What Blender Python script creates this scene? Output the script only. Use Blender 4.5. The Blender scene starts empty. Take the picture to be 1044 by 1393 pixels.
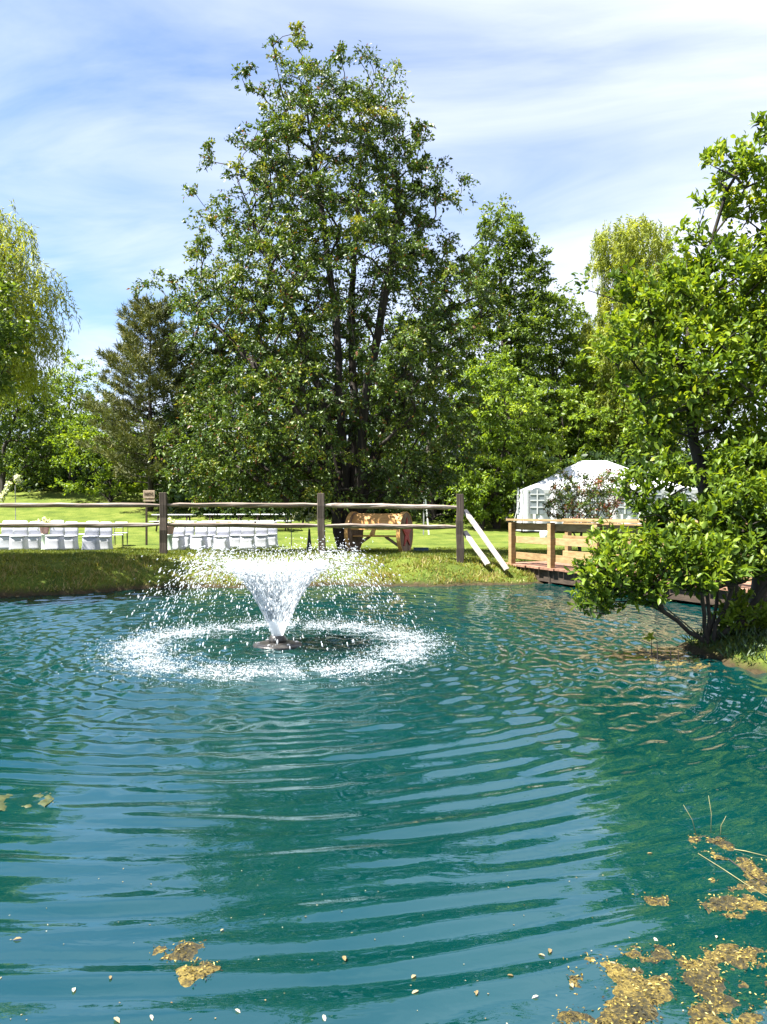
import bpy, math, random
import numpy as np
from mathutils import Vector, Matrix, Euler
R = math.radians
rng = np.random.default_rng(11)
random.seed(5)
sc = bpy.context.scene
C = sc.collection

# ------------------------------------------------------------------ camera
F, CX, CY, H = 1052.0, 522.0, 696.5, 1.30          # focal length in photo pixels, principal point, eye height over the pond
cam = bpy.data.cameras.new('camera'); camo = bpy.data.objects.new('camera', cam); C.objects.link(camo)
camo.location = (0, 0, H); camo.rotation_euler = (R(90), 0, 0)
cam.sensor_fit = 'VERTICAL'; cam.sensor_height = 24.0; cam.lens = 24.0 * F / 1393.0
cam.clip_start = 0.05; cam.clip_end = 3000
sc.camera = camo

# ------------------------------------------------------------------ sky, sun, exposure
SUN = Vector((-0.50, -0.16, 0.85)).normalized()
w = bpy.data.worlds.new('World'); sc.world = w; w.use_nodes = True
nt = w.node_tree; nt.nodes.clear()
def wn(t, **k):
    n = nt.nodes.new(t)
    for a, b in k.items(): setattr(n, a, b)
    return n
wo = wn('ShaderNodeOutputWorld'); bg = wn('ShaderNodeBackground'); bg.inputs['Strength'].default_value = 0.051
sky = wn('ShaderNodeTexSky', sky_type='NISHITA', sun_disc=False)
sky.sun_elevation = math.asin(SUN.z); sky.sun_rotation = math.atan2(SUN.x, SUN.y)
sky.air_density = 1.0; sky.dust_density = 0.6; sky.ozone_density = 1.3
tc = wn('ShaderNodeTexCoord'); sep = wn('ShaderNodeSeparateXYZ')
nt.links.new(tc.outputs['Generated'], sep.inputs[0])
def wm(op, a, b=None, clamp=False):
    n = wn('ShaderNodeMath', operation=op, use_clamp=clamp)
    for i, v in enumerate((a, b)):
        if v is None: continue
        if isinstance(v, (int, float)): n.inputs[i].default_value = v
        else: nt.links.new(v, n.inputs[i])
    return n.outputs[0]
zc = wm('ADD', wm('MAXIMUM', sep.outputs[2], 0.0), 0.16)          # clouds lie on a high plane
cmb = wn('ShaderNodeCombineXYZ')
nt.links.new(wm('DIVIDE', sep.outputs[0], zc), cmb.inputs[0]); nt.links.new(wm('DIVIDE', sep.outputs[1], zc), cmb.inputs[1])
def wnoise(scale, detail, sx, sy, rot, off, dist=0.6):
    mp = wn('ShaderNodeMapping'); mp.inputs['Scale'].default_value = (sx, sy, 1); mp.inputs['Rotation'].default_value = (0, 0, R(rot)); mp.inputs['Location'].default_value = off
    nt.links.new(cmb.outputs[0], mp.inputs[0])
    n = wn('ShaderNodeTexNoise'); n.inputs['Scale'].default_value = scale; n.inputs['Detail'].default_value = detail
    n.inputs['Roughness'].default_value = 0.55; n.inputs['Distortion'].default_value = dist
    nt.links.new(mp.outputs[0], n.inputs['Vector']); return n.outputs[0]
cir = wnoise(1.5, 9, 0.7, 1.7, 24, (3.1, 1.7, 0), 0.9)
vei = wnoise(0.55, 4, 1.0, 1.0, 0, (1.3, 5.2, 0), 0.3)
# veil of thin cloud: thicker to the right of the view and low over the horizon
az = wm('ADD', wm('MULTIPLY', sep.outputs[0], 0.62), 0.40)
lowh = wm('MULTIPLY', wm('POWER', wm('SUBTRACT', 1.0, wm('MAXIMUM', sep.outputs[2], 0.0), True), 5.0), 0.55)
m1 = wm('ADD', wm('ADD', wm('MULTIPLY', wm('SUBTRACT', cir, 0.48), 1.5), wm('MULTIPLY', wm('SUBTRACT', vei, 0.5), 1.3)), wm('ADD', az, lowh))
m1 = wm('MULTIPLY', wm('MINIMUM', wm('MAXIMUM', m1, 0.0), 1.0), 0.92)
mx = wn('ShaderNodeMix', data_type='RGBA'); nt.links.new(m1, mx.inputs['Factor'])
tint = wn('ShaderNodeMix', data_type='RGBA', blend_type='MULTIPLY'); tint.inputs['Factor'].default_value = 1.0
nt.links.new(sky.outputs[0], tint.inputs['A']); tint.inputs['B'].default_value = (0.92, 1.0, 1.12, 1)
nt.links.new(tint.outputs['Result'], mx.inputs['A']); mx.inputs['B'].default_value = (5.4, 5.6, 6.6, 1)
nt.links.new(mx.outputs['Result'], bg.inputs['Color']); nt.links.new(bg.outputs[0], wo.inputs[0])
sl = bpy.data.lights.new('sun', 'SUN'); sl.energy = 5.0; sl.angle = R(0.55); sl.color = (1.0, 0.955, 0.88)
so = bpy.data.objects.new('sun', sl); C.objects.link(so); so.rotation_euler = (-SUN).to_track_quat('-Z', 'Y').to_euler()
sc.view_settings.view_transform = 'Standard'; sc.view_settings.look = 'None'; sc.view_settings.gamma = 1.0
sc.view_settings.use_curve_mapping = False; sc.view_settings.exposure = 2.25
sc.render.engine = 'CYCLES'
cy = sc.cycles; cy.max_bounces = 7; cy.diffuse_bounces = 3; cy.glossy_bounces = 3; cy.transmission_bounces = 4; cy.transparent_max_bounces = 6
cy.caustics_reflective = False; cy.caustics_refractive = False; cy.use_denoising = True; cy.sample_clamp_indirect = 6.0

# ------------------------------------------------------------------ helpers
def at(px, py, d):
    return Vector(((px - CX) * d / F, d, H - (py - CY) * d / F))
def gx(px, d): return (px - CX) * d / F
def smooth(a, b, x):
    t = np.clip((np.asarray(x, float) - a) / (b - a), 0, 1); return t * t * (3 - 2 * t)
def tag(o, label=None, cat=None, group=None, kind=None):
    if label: o['label'] = label
    if cat: o['category'] = cat
    if group: o['group'] = group
    if kind: o['kind'] = kind
    return o
def empty(name, loc=(0, 0, 0), rz=0.0):
    o = bpy.data.objects.new(name, None); C.objects.link(o); o.location = loc; o.rotation_euler = (0, 0, rz)
    o.empty_display_size = 0.1; return o
def link(name, me, parent=None):
    o = bpy.data.objects.new(name, me); C.objects.link(o)
    if parent: o.parent = parent
    return o
def np_mesh(name, V, Fc, mat=None, smooth_=False, attrs=None):
    """V (n,3); Fc (m,k) int array, or list of such arrays"""
    V = np.asarray(V, np.float32); Fl = Fc if isinstance(Fc, list) else [Fc]
    me = bpy.data.meshes.new(name)
    me.vertices.add(len(V)); me.vertices.foreach_set('co', V.ravel())
    lv = np.concatenate([f.ravel() for f in Fl]).astype(np.int32)
    tot = np.concatenate([np.full(len(f), f.shape[1], np.int32) for f in Fl])
    st = np.concatenate([[0], np.cumsum(tot)[:-1]]).astype(np.int32)
    me.loops.add(len(lv)); me.loops.foreach_set('vertex_index', lv)
    me.polygons.add(len(tot)); me.polygons.foreach_set('loop_start', st); me.polygons.foreach_set('loop_total', tot)
    if smooth_: me.polygons.foreach_set('use_smooth', np.ones(len(tot), bool))
    for k, a in (attrs or {}).items():
        at_ = me.attributes.new(k, 'FLOAT', 'POINT'); at_.data.foreach_set('value', np.asarray(a, np.float32))
    if mat: me.materials.append(mat)
    me.update(calc_edges=True); return me
class MB:
    def __init__(s): s.v = []; s.f = []; s.n = 0
    def add(s, V, Fs):
        for f in Fs: s.f.append([i + s.n for i in f])
        s.v += [tuple(p) for p in V]; s.n += len(V); return s
    def box(s, c, size, rot=None, taper=1.0):
        x, y, z = [a / 2 for a in size]; P = []
        for dz in (-1, 1):
            t = taper if dz > 0 else 1.0
            for dx, dy in ((-1, -1), (1, -1), (1, 1), (-1, 1)): P.append(Vector((dx * x * t, dy * y * t, dz * z)))
        if rot is not None: P = [rot @ p for p in P]
        P = [p + Vector(c) for p in P]
        return s.add(P, [(3, 2, 1, 0), (4, 5, 6, 7), (0, 1, 5, 4), (1, 2, 6, 5), (2, 3, 7, 6), (3, 0, 4, 7)])
    def bar(s, a, b, wd, ht, roll=0.0, w2=None, h2=None, jit=0.0, seg=1):
        """board from a to b: wd across, ht up"""
        a = Vector(a); b = Vector(b); d = (b - a).normalized(); up = Vector((0, 0, 1))
        if abs(d.z) > 0.95: up = Vector((0, 1, 0))
        sd = d.cross(up).normalized(); up = sd.cross(d).normalized()
        q = Matrix.Rotation(roll, 3, d); sd = q @ sd; up = q @ up
        V = []; Fs = []
        for i in range(seg + 1):
            t = i / seg; c = a.lerp(b, t); ww = wd + ((w2 or wd) - wd) * t; hh = ht + ((h2 or ht) - ht) * t
            if 0 < i < seg and jit: c = c + sd * random.uniform(-jit, jit) + up * random.uniform(-jit, jit)
            for sx, sy in ((-1, -1), (1, -1), (1, 1), (-1, 1)):
                V.append(c + sd * sx * ww / 2 * (1 + random.uniform(-jit, jit) * 3) + up * sy * hh / 2 * (1 + random.uniform(-jit, jit) * 3))
        for i in range(seg):
            o = 4 * i
            for k in range(4): Fs.append((o + k, o + (k + 1) % 4, o + 4 + (k + 1) % 4, o + 4 + k))
        Fs.append((3, 2, 1, 0)); o = 4 * seg; Fs.append((o, o + 1, o + 2, o + 3))
        return s.add(V, Fs)
    def tube(s, pts, rad, n=7, cap=True):
        pts = [Vector(p) for p in pts]; V = []; Fs = []
        rad = rad if isinstance(rad, (list, tuple)) else [rad] * len(pts)
        for i, p in enumerate(pts):
            d = (pts[min(i + 1, len(pts) - 1)] - pts[max(i - 1, 0)]).normalized()
            u = d.cross(Vector((0.31, 0.27, 0.91)) if abs(d.z) < 0.9 else Vector((1, 0.1, 0))).normalized(); v = d.cross(u)
            for k in range(n):
                a = 2 * math.pi * k / n; V.append(p + u * math.cos(a) * rad[i] + v * math.sin(a) * rad[i])
        for i in range(len(pts) - 1):
            for k in range(n): Fs.append((i * n + k, i * n + (k + 1) % n, (i + 1) * n + (k + 1) % n, (i + 1) * n + k))
        if cap: Fs.append(tuple(range(n - 1, -1, -1))); Fs.append(tuple((len(pts) - 1) * n + k for k in range(n)))
        return s.add(V, Fs)
    def lathe(s, prof, n=24, c=(0, 0, 0), wob=0.0):
        V = []; Fs = []; c = Vector(c)
        for r, z in prof:
            for k in range(n):
                a = 2 * math.pi * k / n; rr = r * (1 + random.uniform(-wob, wob)); V.append(c + Vector((rr * math.cos(a), rr * math.sin(a), z)))
        for i in range(len(prof) - 1):
            for k in range(n): Fs.append((i * n + k, i * n + (k + 1) % n, (i + 1) * n + (k + 1) % n, (i + 1) * n + k))
        Fs.append(tuple(range(n - 1, -1, -1))); Fs.append(tuple((len(prof) - 1) * n + k for k in range(n)))
        return s.add(V, Fs)
    def mesh(s, name, mat, smooth_=False, bevel=0.0):
        me = bpy.data.meshes.new(name); me.from_pydata(s.v, [], s.f); me.materials.append(mat)
        if smooth_:
            me.polygons.foreach_set('use_smooth', np.ones(len(me.polygons), bool))
        me.update(); return me
    def build(s, name, mat, parent=None, smooth_=False, bevel=0.0):
        o = link(name, s.mesh(name, mat, smooth_), parent)
        if bevel:
            m = o.modifiers.new('bevel', 'BEVEL'); m.width = bevel; m.segments = 2; m.limit_method = 'ANGLE'
        return o
def copy_tree(o, parent=None):
    c = o.copy(); C.objects.link(c); c.parent = parent
    for ch in o.children: copy_tree(ch, c)
    return c

# ------------------------------------------------------------------ materials
def newmat(name):
    m = bpy.data.materials.new(name); m.use_nodes = True; n = m.node_tree; n.nodes.clear()
    out = n.nodes.new('ShaderNodeOutputMaterial'); b = n.nodes.new('ShaderNodeBsdfPrincipled'); n.links.new(b.outputs[0], out.inputs[0])
    return m, n, b, out
def ramp(n, stops, fac):
    r = n.nodes.new('ShaderNodeValToRGB'); e = r.color_ramp.elements
    while len(e) < len(stops): e.new(0.5)
    for i, (p, c) in enumerate(stops): e[i].position = p; e[i].color = (*c, 1)
    n.links.new(fac, r.inputs[0]); return r.outputs[0]
def noise(n, scale, detail=5, rough=0.6, vec=None, dist=0.0, stretch=None, coord='Object'):
    t = n.nodes.new('ShaderNodeTexCoord'); v = t.outputs[coord]
    if stretch:
        mp = n.nodes.new('ShaderNodeMapping'); mp.inputs['Scale'].default_value = stretch; n.links.new(v, mp.inputs[0]); v = mp.outputs[0]
    x = n.nodes.new('ShaderNodeTexNoise'); x.inputs['Scale'].default_value = scale; x.inputs['Detail'].default_value = detail
    x.inputs['Roughness'].default_value = rough; x.inputs['Distortion'].default_value = dist; n.links.new(v, x.inputs['Vector']); return x.outputs[0]
def bump(n, b, fac, strength=0.3, dist=0.01):
    u = n.nodes.new('ShaderNodeBump'); u.inputs['Strength'].default_value = strength; u.inputs['Distance'].default_value = dist
    n.links.new(fac, u.inputs['Height']); n.links.new(u.outputs[0], b.inputs['Normal'])
def mat_noise(name, stops, scale=6, rough=0.8, stretch=None, bstr=0.3, bdist=0.005, detail=6, spec=0.3, coord='Object', rnd=0.0):
    m, n, b, _ = newmat(name); f = noise(n, scale, detail, 0.65, stretch=stretch, coord=coord)
    if rnd:
        oi = n.nodes.new('ShaderNodeObjectInfo'); a = n.nodes.new('ShaderNodeMath'); a.operation = 'MULTIPLY_ADD'; a.inputs[1].default_value = rnd; n.links.new(oi.outputs['Random'], a.inputs[0])
        s_ = n.nodes.new('ShaderNodeMath'); s_.operation = 'SUBTRACT'; s_.inputs[1].default_value = rnd / 2; n.links.new(f, s_.inputs[0]); n.links.new(s_.outputs[0], a.inputs[2]); f2 = a.outputs[0]
    else: f2 = f
    n.links.new(ramp(n, stops, f2), b.inputs['Base Color']); b.inputs['Roughness'].default_value = rough
    b.inputs['Specular IOR Level'].default_value = spec
    if bstr: bump(n, b, f, bstr, bdist)
    return m
def leafmat(name, stops, trans=0.35, rough=0.42, spec=0.45):
    """leaf colours by each leaf's own tint; part of the light passes through"""
    m, n, b, out = newmat(name)
    a = n.nodes.new('ShaderNodeAttribute'); a.attribute_name = 'tint'
    col = ramp(n, stops, a.outputs['Fac']); n.links.new(col, b.inputs['Base Color'])
    b.inputs['Roughness'].default_value = rough; b.inputs['Specular IOR Level'].default_value = spec
    t = n.nodes.new('ShaderNodeBsdfTranslucent'); g = n.nodes.new('ShaderNodeMix'); g.data_type = 'RGBA'; g.blend_type = 'MULTIPLY'; g.inputs['Factor'].default_value = 1
    n.links.new(col, g.inputs['A']); g.inputs['B'].default_value = (1.5, 1.35, 0.5, 1); n.links.new(g.outputs['Result'], t.inputs['Color'])
    mx_ = n.nodes.new('ShaderNodeMixShader'); mx_.inputs[0].default_value = trans
    n.links.new(b.outputs[0], mx_.inputs[1]); n.links.new(t.outputs[0], mx_.inputs[2]); n.links.new(mx_.outputs[0], out.inputs[0])
    return m
M = {}
M['bark'] = mat_noise('bark', [(0.3, (0.012, 0.010, 0.008)), (0.7, (0.055, 0.045, 0.036))], 9, 0.9, (1, 1, 0.18), 0.7, 0.02)
M['bark_light'] = mat_noise('bark_light', [(0.3, (0.05, 0.04, 0.03)), (0.7, (0.13, 0.11, 0.09))], 9, 0.9, (1, 1, 0.2), 0.6, 0.015)
M['oldwood'] = mat_noise('weathered_rail_wood', [(0.25, (0.05, 0.036, 0.027)), (0.5, (0.18, 0.145, 0.12)), (0.75, (0.42, 0.37, 0.325))], 5, 0.85, (0.35, 6, 6), 0.5, 0.012, rnd=0.1)
M['palewood'] = mat_noise('lightened_rail_wood', [(0.25, (0.22, 0.19, 0.16)), (0.5, (0.40, 0.36, 0.32)), (0.8, (0.55, 0.51, 0.47))], 5, 0.85, (1, 1, 3), 0.4, 0.008)  # rail wood lightened so the leaning boards look sunlit
M['postwood'] = mat_noise('weathered_post_wood', [(0.25, (0.022, 0.016, 0.012)), (0.55, (0.075, 0.058, 0.044)), (0.85, (0.18, 0.15, 0.12))], 5, 0.88, (6, 6, 0.35), 0.6, 0.012, rnd=0.1)
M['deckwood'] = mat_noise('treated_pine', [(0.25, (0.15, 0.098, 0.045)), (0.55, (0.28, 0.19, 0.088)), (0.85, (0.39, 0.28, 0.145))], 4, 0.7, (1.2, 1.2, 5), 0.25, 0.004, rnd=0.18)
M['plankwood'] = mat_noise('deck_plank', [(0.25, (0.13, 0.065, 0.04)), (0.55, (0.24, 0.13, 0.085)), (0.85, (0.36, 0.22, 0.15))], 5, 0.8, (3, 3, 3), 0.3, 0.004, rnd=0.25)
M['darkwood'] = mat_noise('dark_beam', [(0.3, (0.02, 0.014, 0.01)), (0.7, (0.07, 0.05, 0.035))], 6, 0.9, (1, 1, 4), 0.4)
M['spoolwood'] = mat_noise('spool_board', [(0.25, (0.35, 0.17, 0.05)), (0.55, (0.52, 0.28, 0.09)), (0.85, (0.62, 0.38, 0.15))], 5, 0.6, (0.6, 5, 5), 0.25, 0.004, rnd=0.2)
M['spooldark'] = mat_noise('spool_flange', [(0.25, (0.07, 0.045, 0.028)), (0.55, (0.16, 0.105, 0.066)), (0.85, (0.27, 0.19, 0.13))], 5, 0.85, (5, 5, 0.6), 0.4, 0.006, rnd=0.3)
M['red'] = mat_noise('red_paint', [(0.3, (0.22, 0.03, 0.03)), (0.7, (0.36, 0.06, 0.05))], 20, 0.6, None, 0.1)
M['cloth'] = mat_noise('white_cloth', [(0.3, (0.38, 0.39, 0.43)), (0.7, (0.46, 0.465, 0.50))], 30, 0.85, None, 0.15, 0.004)
M['vinyl'] = mat_noise('white_vinyl', [(0.3, (0.44, 0.45, 0.46)), (0.7, (0.54, 0.54, 0.55))], 3, 0.45, None, 0.15, 0.02)
M['window'] = mat_noise('clear_vinyl', [(0.3, (0.12, 0.14, 0.15)), (0.7, (0.22, 0.25, 0.27))], 3, 0.2, None, 0.1, 0.01)
M['whitepaint'] = mat_noise('white_paint', [(0.3, (0.66, 0.67, 0.68)), (0.7, (0.8, 0.8, 0.8))], 8, 0.5, None, 0.1)
M['metal'] = mat_noise('black_metal', [(0.3, (0.012, 0.012, 0.013)), (0.7, (0.03, 0.03, 0.03))], 20, 0.45, None, 0.05)
M['greymetal'] = mat_noise('grey_metal', [(0.3, (0.2, 0.2, 0.2)), (0.7, (0.36, 0.36, 0.36))], 20, 0.4, None, 0.05)
M['float'] = mat_noise('float_plastic', [(0.3, (0.012, 0.012, 0.012)), (0.7, (0.05, 0.045, 0.04))], 25, 0.35, None, 0.3, 0.004, spec=0.5)
M['pot'] = mat_noise('pink_clay', [(0.3, (0.38, 0.22, 0.2)), (0.7, (0.5, 0.32, 0.29))], 12, 0.8)
M['pedestal'] = mat_noise('pale_green_glaze', [(0.3, (0.32, 0.4, 0.3)), (0.7, (0.5, 0.56, 0.47))], 4, 0.3)
M['signwood'] = mat_noise('sign_board', [(0.3, (0.26, 0.18, 0.12)), (0.7, (0.46, 0.36, 0.27))], 8, 0.8, (1, 1, 5))
M['letter'] = mat_noise('sign_lettering', [(0.3, (0.04, 0.022, 0.012)), (0.7, (0.07, 0.04, 0.02))], 20, 0.7, None, 0)
M['bluebox'] = mat_noise('blue_plastic', [(0.3, (0.02, 0.05, 0.07)), (0.7, (0.05, 0.1, 0.13))], 9, 0.5)
M['rope'] = mat_noise('rope', [(0.3, (0.35, 0.35, 0.33)), (0.7, (0.5, 0.5, 0.48))], 40, 0.8)
M['petal'] = leafmat('petal', [(0.0, (0.55, 0.62, 0.42)), (0.5, (0.75, 0.78, 0.66)), (1.0, (0.82, 0.82, 0.78))], 0.25, 0.6, 0.2)
G = lambda a, k=1.0: tuple(min(1, x * k) for x in a)
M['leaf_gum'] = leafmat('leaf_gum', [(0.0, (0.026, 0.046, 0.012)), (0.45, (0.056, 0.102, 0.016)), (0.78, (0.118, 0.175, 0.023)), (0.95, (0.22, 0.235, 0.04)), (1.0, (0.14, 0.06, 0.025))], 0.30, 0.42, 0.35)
M['leaf_bush'] = leafmat('leaf_bush', [(0.0, (0.04, 0.08, 0.010)), (0.5, (0.115, 0.185, 0.016)), (0.85, (0.21, 0.28, 0.026)), (1.0, (0.31, 0.36, 0.045))], 0.42, 0.46, 0.32)
M['leaf_mid'] = leafmat('leaf_mid', [(0.0, (0.036, 0.068, 0.012)), (0.5, (0.095, 0.155, 0.02)), (1.0, (0.19, 0.255, 0.034))], 0.45, 0.45, 0.4)
M['leaf_bright'] = leafmat('leaf_bright', [(0.0, (0.055, 0.10, 0.014)), (0.5, (0.15, 0.235, 0.024)), (1.0, (0.27, 0.35, 0.042))], 0.48, 0.45, 0.4)
M['leaf_willow'] = leafmat('leaf_willow', [(0.0, (0.11, 0.15, 0.02)), (0.5, (0.22, 0.27, 0.034)), (1.0, (0.33, 0.37, 0.06))], 0.5, 0.45, 0.4)
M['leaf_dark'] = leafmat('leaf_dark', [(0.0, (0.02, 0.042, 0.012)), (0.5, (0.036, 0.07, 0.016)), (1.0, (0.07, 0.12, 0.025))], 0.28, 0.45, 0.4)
M['needle'] = leafmat('needle', [(0.0, (0.045, 0.06, 0.018)), (0.5, (0.10, 0.12, 0.032)), (1.0, (0.19, 0.18, 0.06))], 0.15, 0.5, 0.3)
M['leaf_red'] = leafmat('leaf_red', [(0.0, (0.05, 0.09, 0.02)), (0.45, (0.09, 0.13, 0.03)), (0.6, (0.16, 0.06, 0.03)), (1.0, (0.24, 0.08, 0.05))], 0.3, 0.45, 0.4)
M['grass'] = leafmat('grass_blade', [(0.0, (0.05, 0.08, 0.012)), (0.5, (0.11, 0.145, 0.018)), (0.85, (0.20, 0.205, 0.032)), (1.0, (0.28, 0.23, 0.085))], 0.3, 0.5, 0.3)

# ------------------------------------------------------------------ terrain and pond
POND = np.array([(-15, 1), (-4, 1.0), (0, 1.2), (2.2, 1.3), (3.6, 2.4), (4.6, 4.2), (4.2, 5.3), (3.3, 6.05), (2.92, 6.45), (2.76, 7.0), (2.9, 7.5), (3.3, 7.9), (4.0, 8.3), (5.0, 8.6), (5.8, 9.3),
                 (6.2, 10.5), (6.3, 12.5), (5.6, 14.2), (4.4, 14.9), (3.3, 14.5), (2.6, 13.75), (1.4, 13.6), (0, 13.62), (-2, 13.5), (-3.9, 13.1), (-5.2, 12.2), (-5.9, 11.85), (-8, 11), (-11, 9.5), (-15, 7)], float)
def pond_sd(x, y):
    """signed distance to the pond outline, positive on land"""
    x = np.asarray(x, float); y = np.asarray(y, float); x = x + 0.10 * np.sin(y * 2.3 + 1) + 0.05 * np.sin(y * 6.1); y = y + 0.09 * np.sin(x * 2.1) + 0.05 * np.sin(x * 5.3 + 2)
    dmin = np.full(x.shape, 1e9); ins = np.zeros(x.shape, bool); n = len(POND)
    for i in range(n):
        ax, ay = POND[i]; bx, by = POND[(i + 1) % n]; ex, ey = bx - ax, by - ay
        t = np.clip(((x - ax) * ex + (y - ay) * ey) / (ex * ex + ey * ey), 0, 1)
        dmin = np.minimum(dmin, np.hypot(x - ax - t * ex, y - ay - t * ey))
        c = ((ay > y) != (by > y)); xi = (bx - ax) * (y - ay) / ((by - ay) if by != ay else 1e-9) + ax
        ins ^= c & (x < xi)
    return np.where(ins, -dmin, dmin)
LY = [-50, 2, 9, 13, 14.5, 16, 18, 22, 25, 30, 36, 42, 50, 60, 90, 250, 900]
LZ = [0.4, 0.35, 0.4, 0.47, 0.46, 0.43, 0.38, 0.17, 0.11, 0.22, 0.45, 1.1, 2.2, 3.0, 5.0, 9.0, 12.0]
def gz(x, y):
    x = np.asarray(x, float); y = np.asarray(y, float)
    T = np.interp(y, LY, LZ) + smooth(-2, -9, x) * 0.045 * np.clip(y - 40, 0, 20) + smooth(-3.5, -6, x) * 0.06 * smooth(17, 14, y)
    T = T - smooth(-1, 1.5, x) * 0.06 * smooth(17, 14.5, y)
    Rr = smooth(1.5, 2.9, x) * smooth(19, 15.2, y); T = T * (1 - Rr) + 0.20 * Rr
    pen = smooth(2, 3, x) * smooth(9.5, 8.5, y) * smooth(3.5, 5, y); T = T * (1 - pen) + 0.22 * pen
    s = pond_sd(x, y)
    nz = 0.022 * np.sin(x * 3.1 + 1.3 * np.sin(y * 1.7)) * np.sin(y * 2.7 + 0.6) + 0.012 * np.sin(x * 7.3 + y * 5.1) * np.sin(y * 8.9 - x * 3.2)
    wd = 1.15 - 0.55 * pen; q = np.clip(s / wd, 0, 1); up = T * (0.10 * np.minimum(q * 12, 1) + 0.90 * (1 - (1 - q) ** 1.8))
    dn = -0.9 * smooth(0, 2.0, -s) - 0.02
    lumps = nz * np.where(s > 0, smooth(0, 0.25, s), 1) * (1 + 1.6 * smooth(1.6, 0.6, s) * smooth(0.05, 0.3, s))
    return np.where(s > 0, up, dn) + lumps
def g1(x, y): return float(gz(np.array([x]), np.array([y]))[0])
def axis(segs):
    out = [segs[0][0]]
    for a, b, st in segs: out += list(np.linspace(a, b, max(2, int(round((b - a) / st)) + 1))[1:])
    return np.array(out)
xs = axis([(-900, -200, 100), (-200, -60, 14), (-60, -14, 2), (-14, 9, 0.11), (9, 60, 2), (60, 200, 14), (200, 900, 100)])
ys = axis([(-300, -20, 40), (-20, 0, 2), (0, 5, 0.25), (5, 19, 0.10), (19, 32, 0.4), (32, 70, 1.2), (70, 200, 10), (200, 900, 70)])
X, Y = np.meshgrid(xs, ys); Z = gz(X, Y); nx, ny = len(xs), len(ys)
idx = np.arange(nx * ny).reshape(ny, nx)
quads = np.stack([idx[:-1, :-1], idx[:-1, 1:], idx[1:, 1:], idx[1:, :-1]], -1).reshape(-1, 4)
sd_attr = np.clip(pond_sd(X, Y), -1, 3)
def ground_mat():
    m, n, b, _ = newmat('turf')
    f1 = noise(n, 0.9, 6, 0.6); f2 = noise(n, 14, 8, 0.7); f3 = noise(n, 90, 3, 0.7)
    mixf = n.nodes.new('ShaderNodeMath'); mixf.operation = 'MULTIPLY_ADD'; mixf.inputs[1].default_value = 0.5
    n.links.new(f1, mixf.inputs[0]); m2 = n.nodes.new('ShaderNodeMath'); m2.operation = 'MULTIPLY_ADD'; m2.inputs[1].default_value = 0.35
    m3 = n.nodes.new('ShaderNodeMath'); m3.operation = 'MULTIPLY'; m3.inputs[1].default_value = 0.2; n.links.new(f3, m3.inputs[0])
    n.links.new(f2, m2.inputs[0]); n.links.new(m3.outputs[0], m2.inputs[2]); n.links.new(m2.outputs[0], mixf.inputs[2])
    g = ramp(n, [(0.38, (0.03, 0.052, 0.010)), (0.48, (0.068, 0.098, 0.015)), (0.57, (0.108, 0.135, 0.022)), (0.70, (0.17, 0.155, 0.055))], mixf.outputs[0])
    soil = ramp(n, [(0.3, (0.02, 0.015, 0.008)), (0.6, (0.06, 0.046, 0.024)), (0.8, (0.12, 0.10, 0.05))], f2)
    a = n.nodes.new('ShaderNodeAttribute'); a.attribute_name = 'shore'
    e = n.nodes.new('ShaderNodeMath'); e.operation = 'MULTIPLY_ADD'; e.inputs[1].default_value = 0.45; n.links.new(f2, e.inputs[0]); 
    e2 = n.nodes.new('ShaderNodeMath'); e2.operation = 'MULTIPLY'; e2.inputs[1].default_value = -2.2; n.links.new(a.outputs['Fac'], e2.inputs[0]); n.links.new(e2.outputs[0], e.inputs[2])
    k = n.nodes.new('ShaderNodeMapRange'); k.inputs['From Min'].default_value = -0.05; k.inputs['From Max'].default_value = 0.18; n.links.new(e.outputs[0], k.inputs['Value'])
    mx_ = n.nodes.new('ShaderNodeMix'); mx_.data_type = 'RGBA'; n.links.new(k.outputs[0], mx_.inputs['Factor']); n.links.new(g, mx_.inputs['A']); n.links.new(soil, mx_.inputs['B'])
    n.links.new(mx_.outputs['Result'], b.inputs['Base Color']); b.inputs['Roughness'].default_value = 0.95; b.inputs['Specular IOR Level'].default_value = 0.1
    bump(n, b, f2, 0.8, 0.06); return m
M['turf'] = ground_mat()
ground = link('ground', np_mesh('ground', np.stack([X, Y, Z], -1).reshape(-1, 3), quads, M['turf'], True, {'shore': sd_attr.ravel()}))
tag(ground, kind='structure')

# fountain centre
FC = at(378, 878, 1.3 * F / 181.5); FX, FY = FC.x, FC.y
def water_mat():
    m, n, b, _ = newmat('pond_water')
    f = noise(n, 0.35, 3, 0.5)
    n.links.new(ramp(n, [(0.3, (0.0002, 0.0175, 0.0150)), (0.7, (0.0003, 0.0255, 0.0260))], f), b.inputs['Base Color'])
    b.inputs['Roughness'].default_value = 0.02; b.inputs['IOR'].default_value = 2.25; b.inputs['Specular IOR Level'].default_value = 0.6
    b.inputs['Specular Tint'].default_value = (0.58, 0.92, 1.0, 1)
    f2 = noise(n, 9, 3, 0.55, stretch=(0.6, 1.4, 1), dist=0.5)
    bump(n, b, f2, 0.05, 0.03); return m
M['water'] = water_mat()
wx = axis([(-15, -6, 0.05), (-6, 5, 0.028), (5, 7, 0.05)]); wy = axis([(0.9, 4.0, 0.018), (4.0, 8.0, 0.026), (8.0, 15.2, 0.04)])
_wr = np.random.default_rng(3)
RINGS = []
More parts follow.
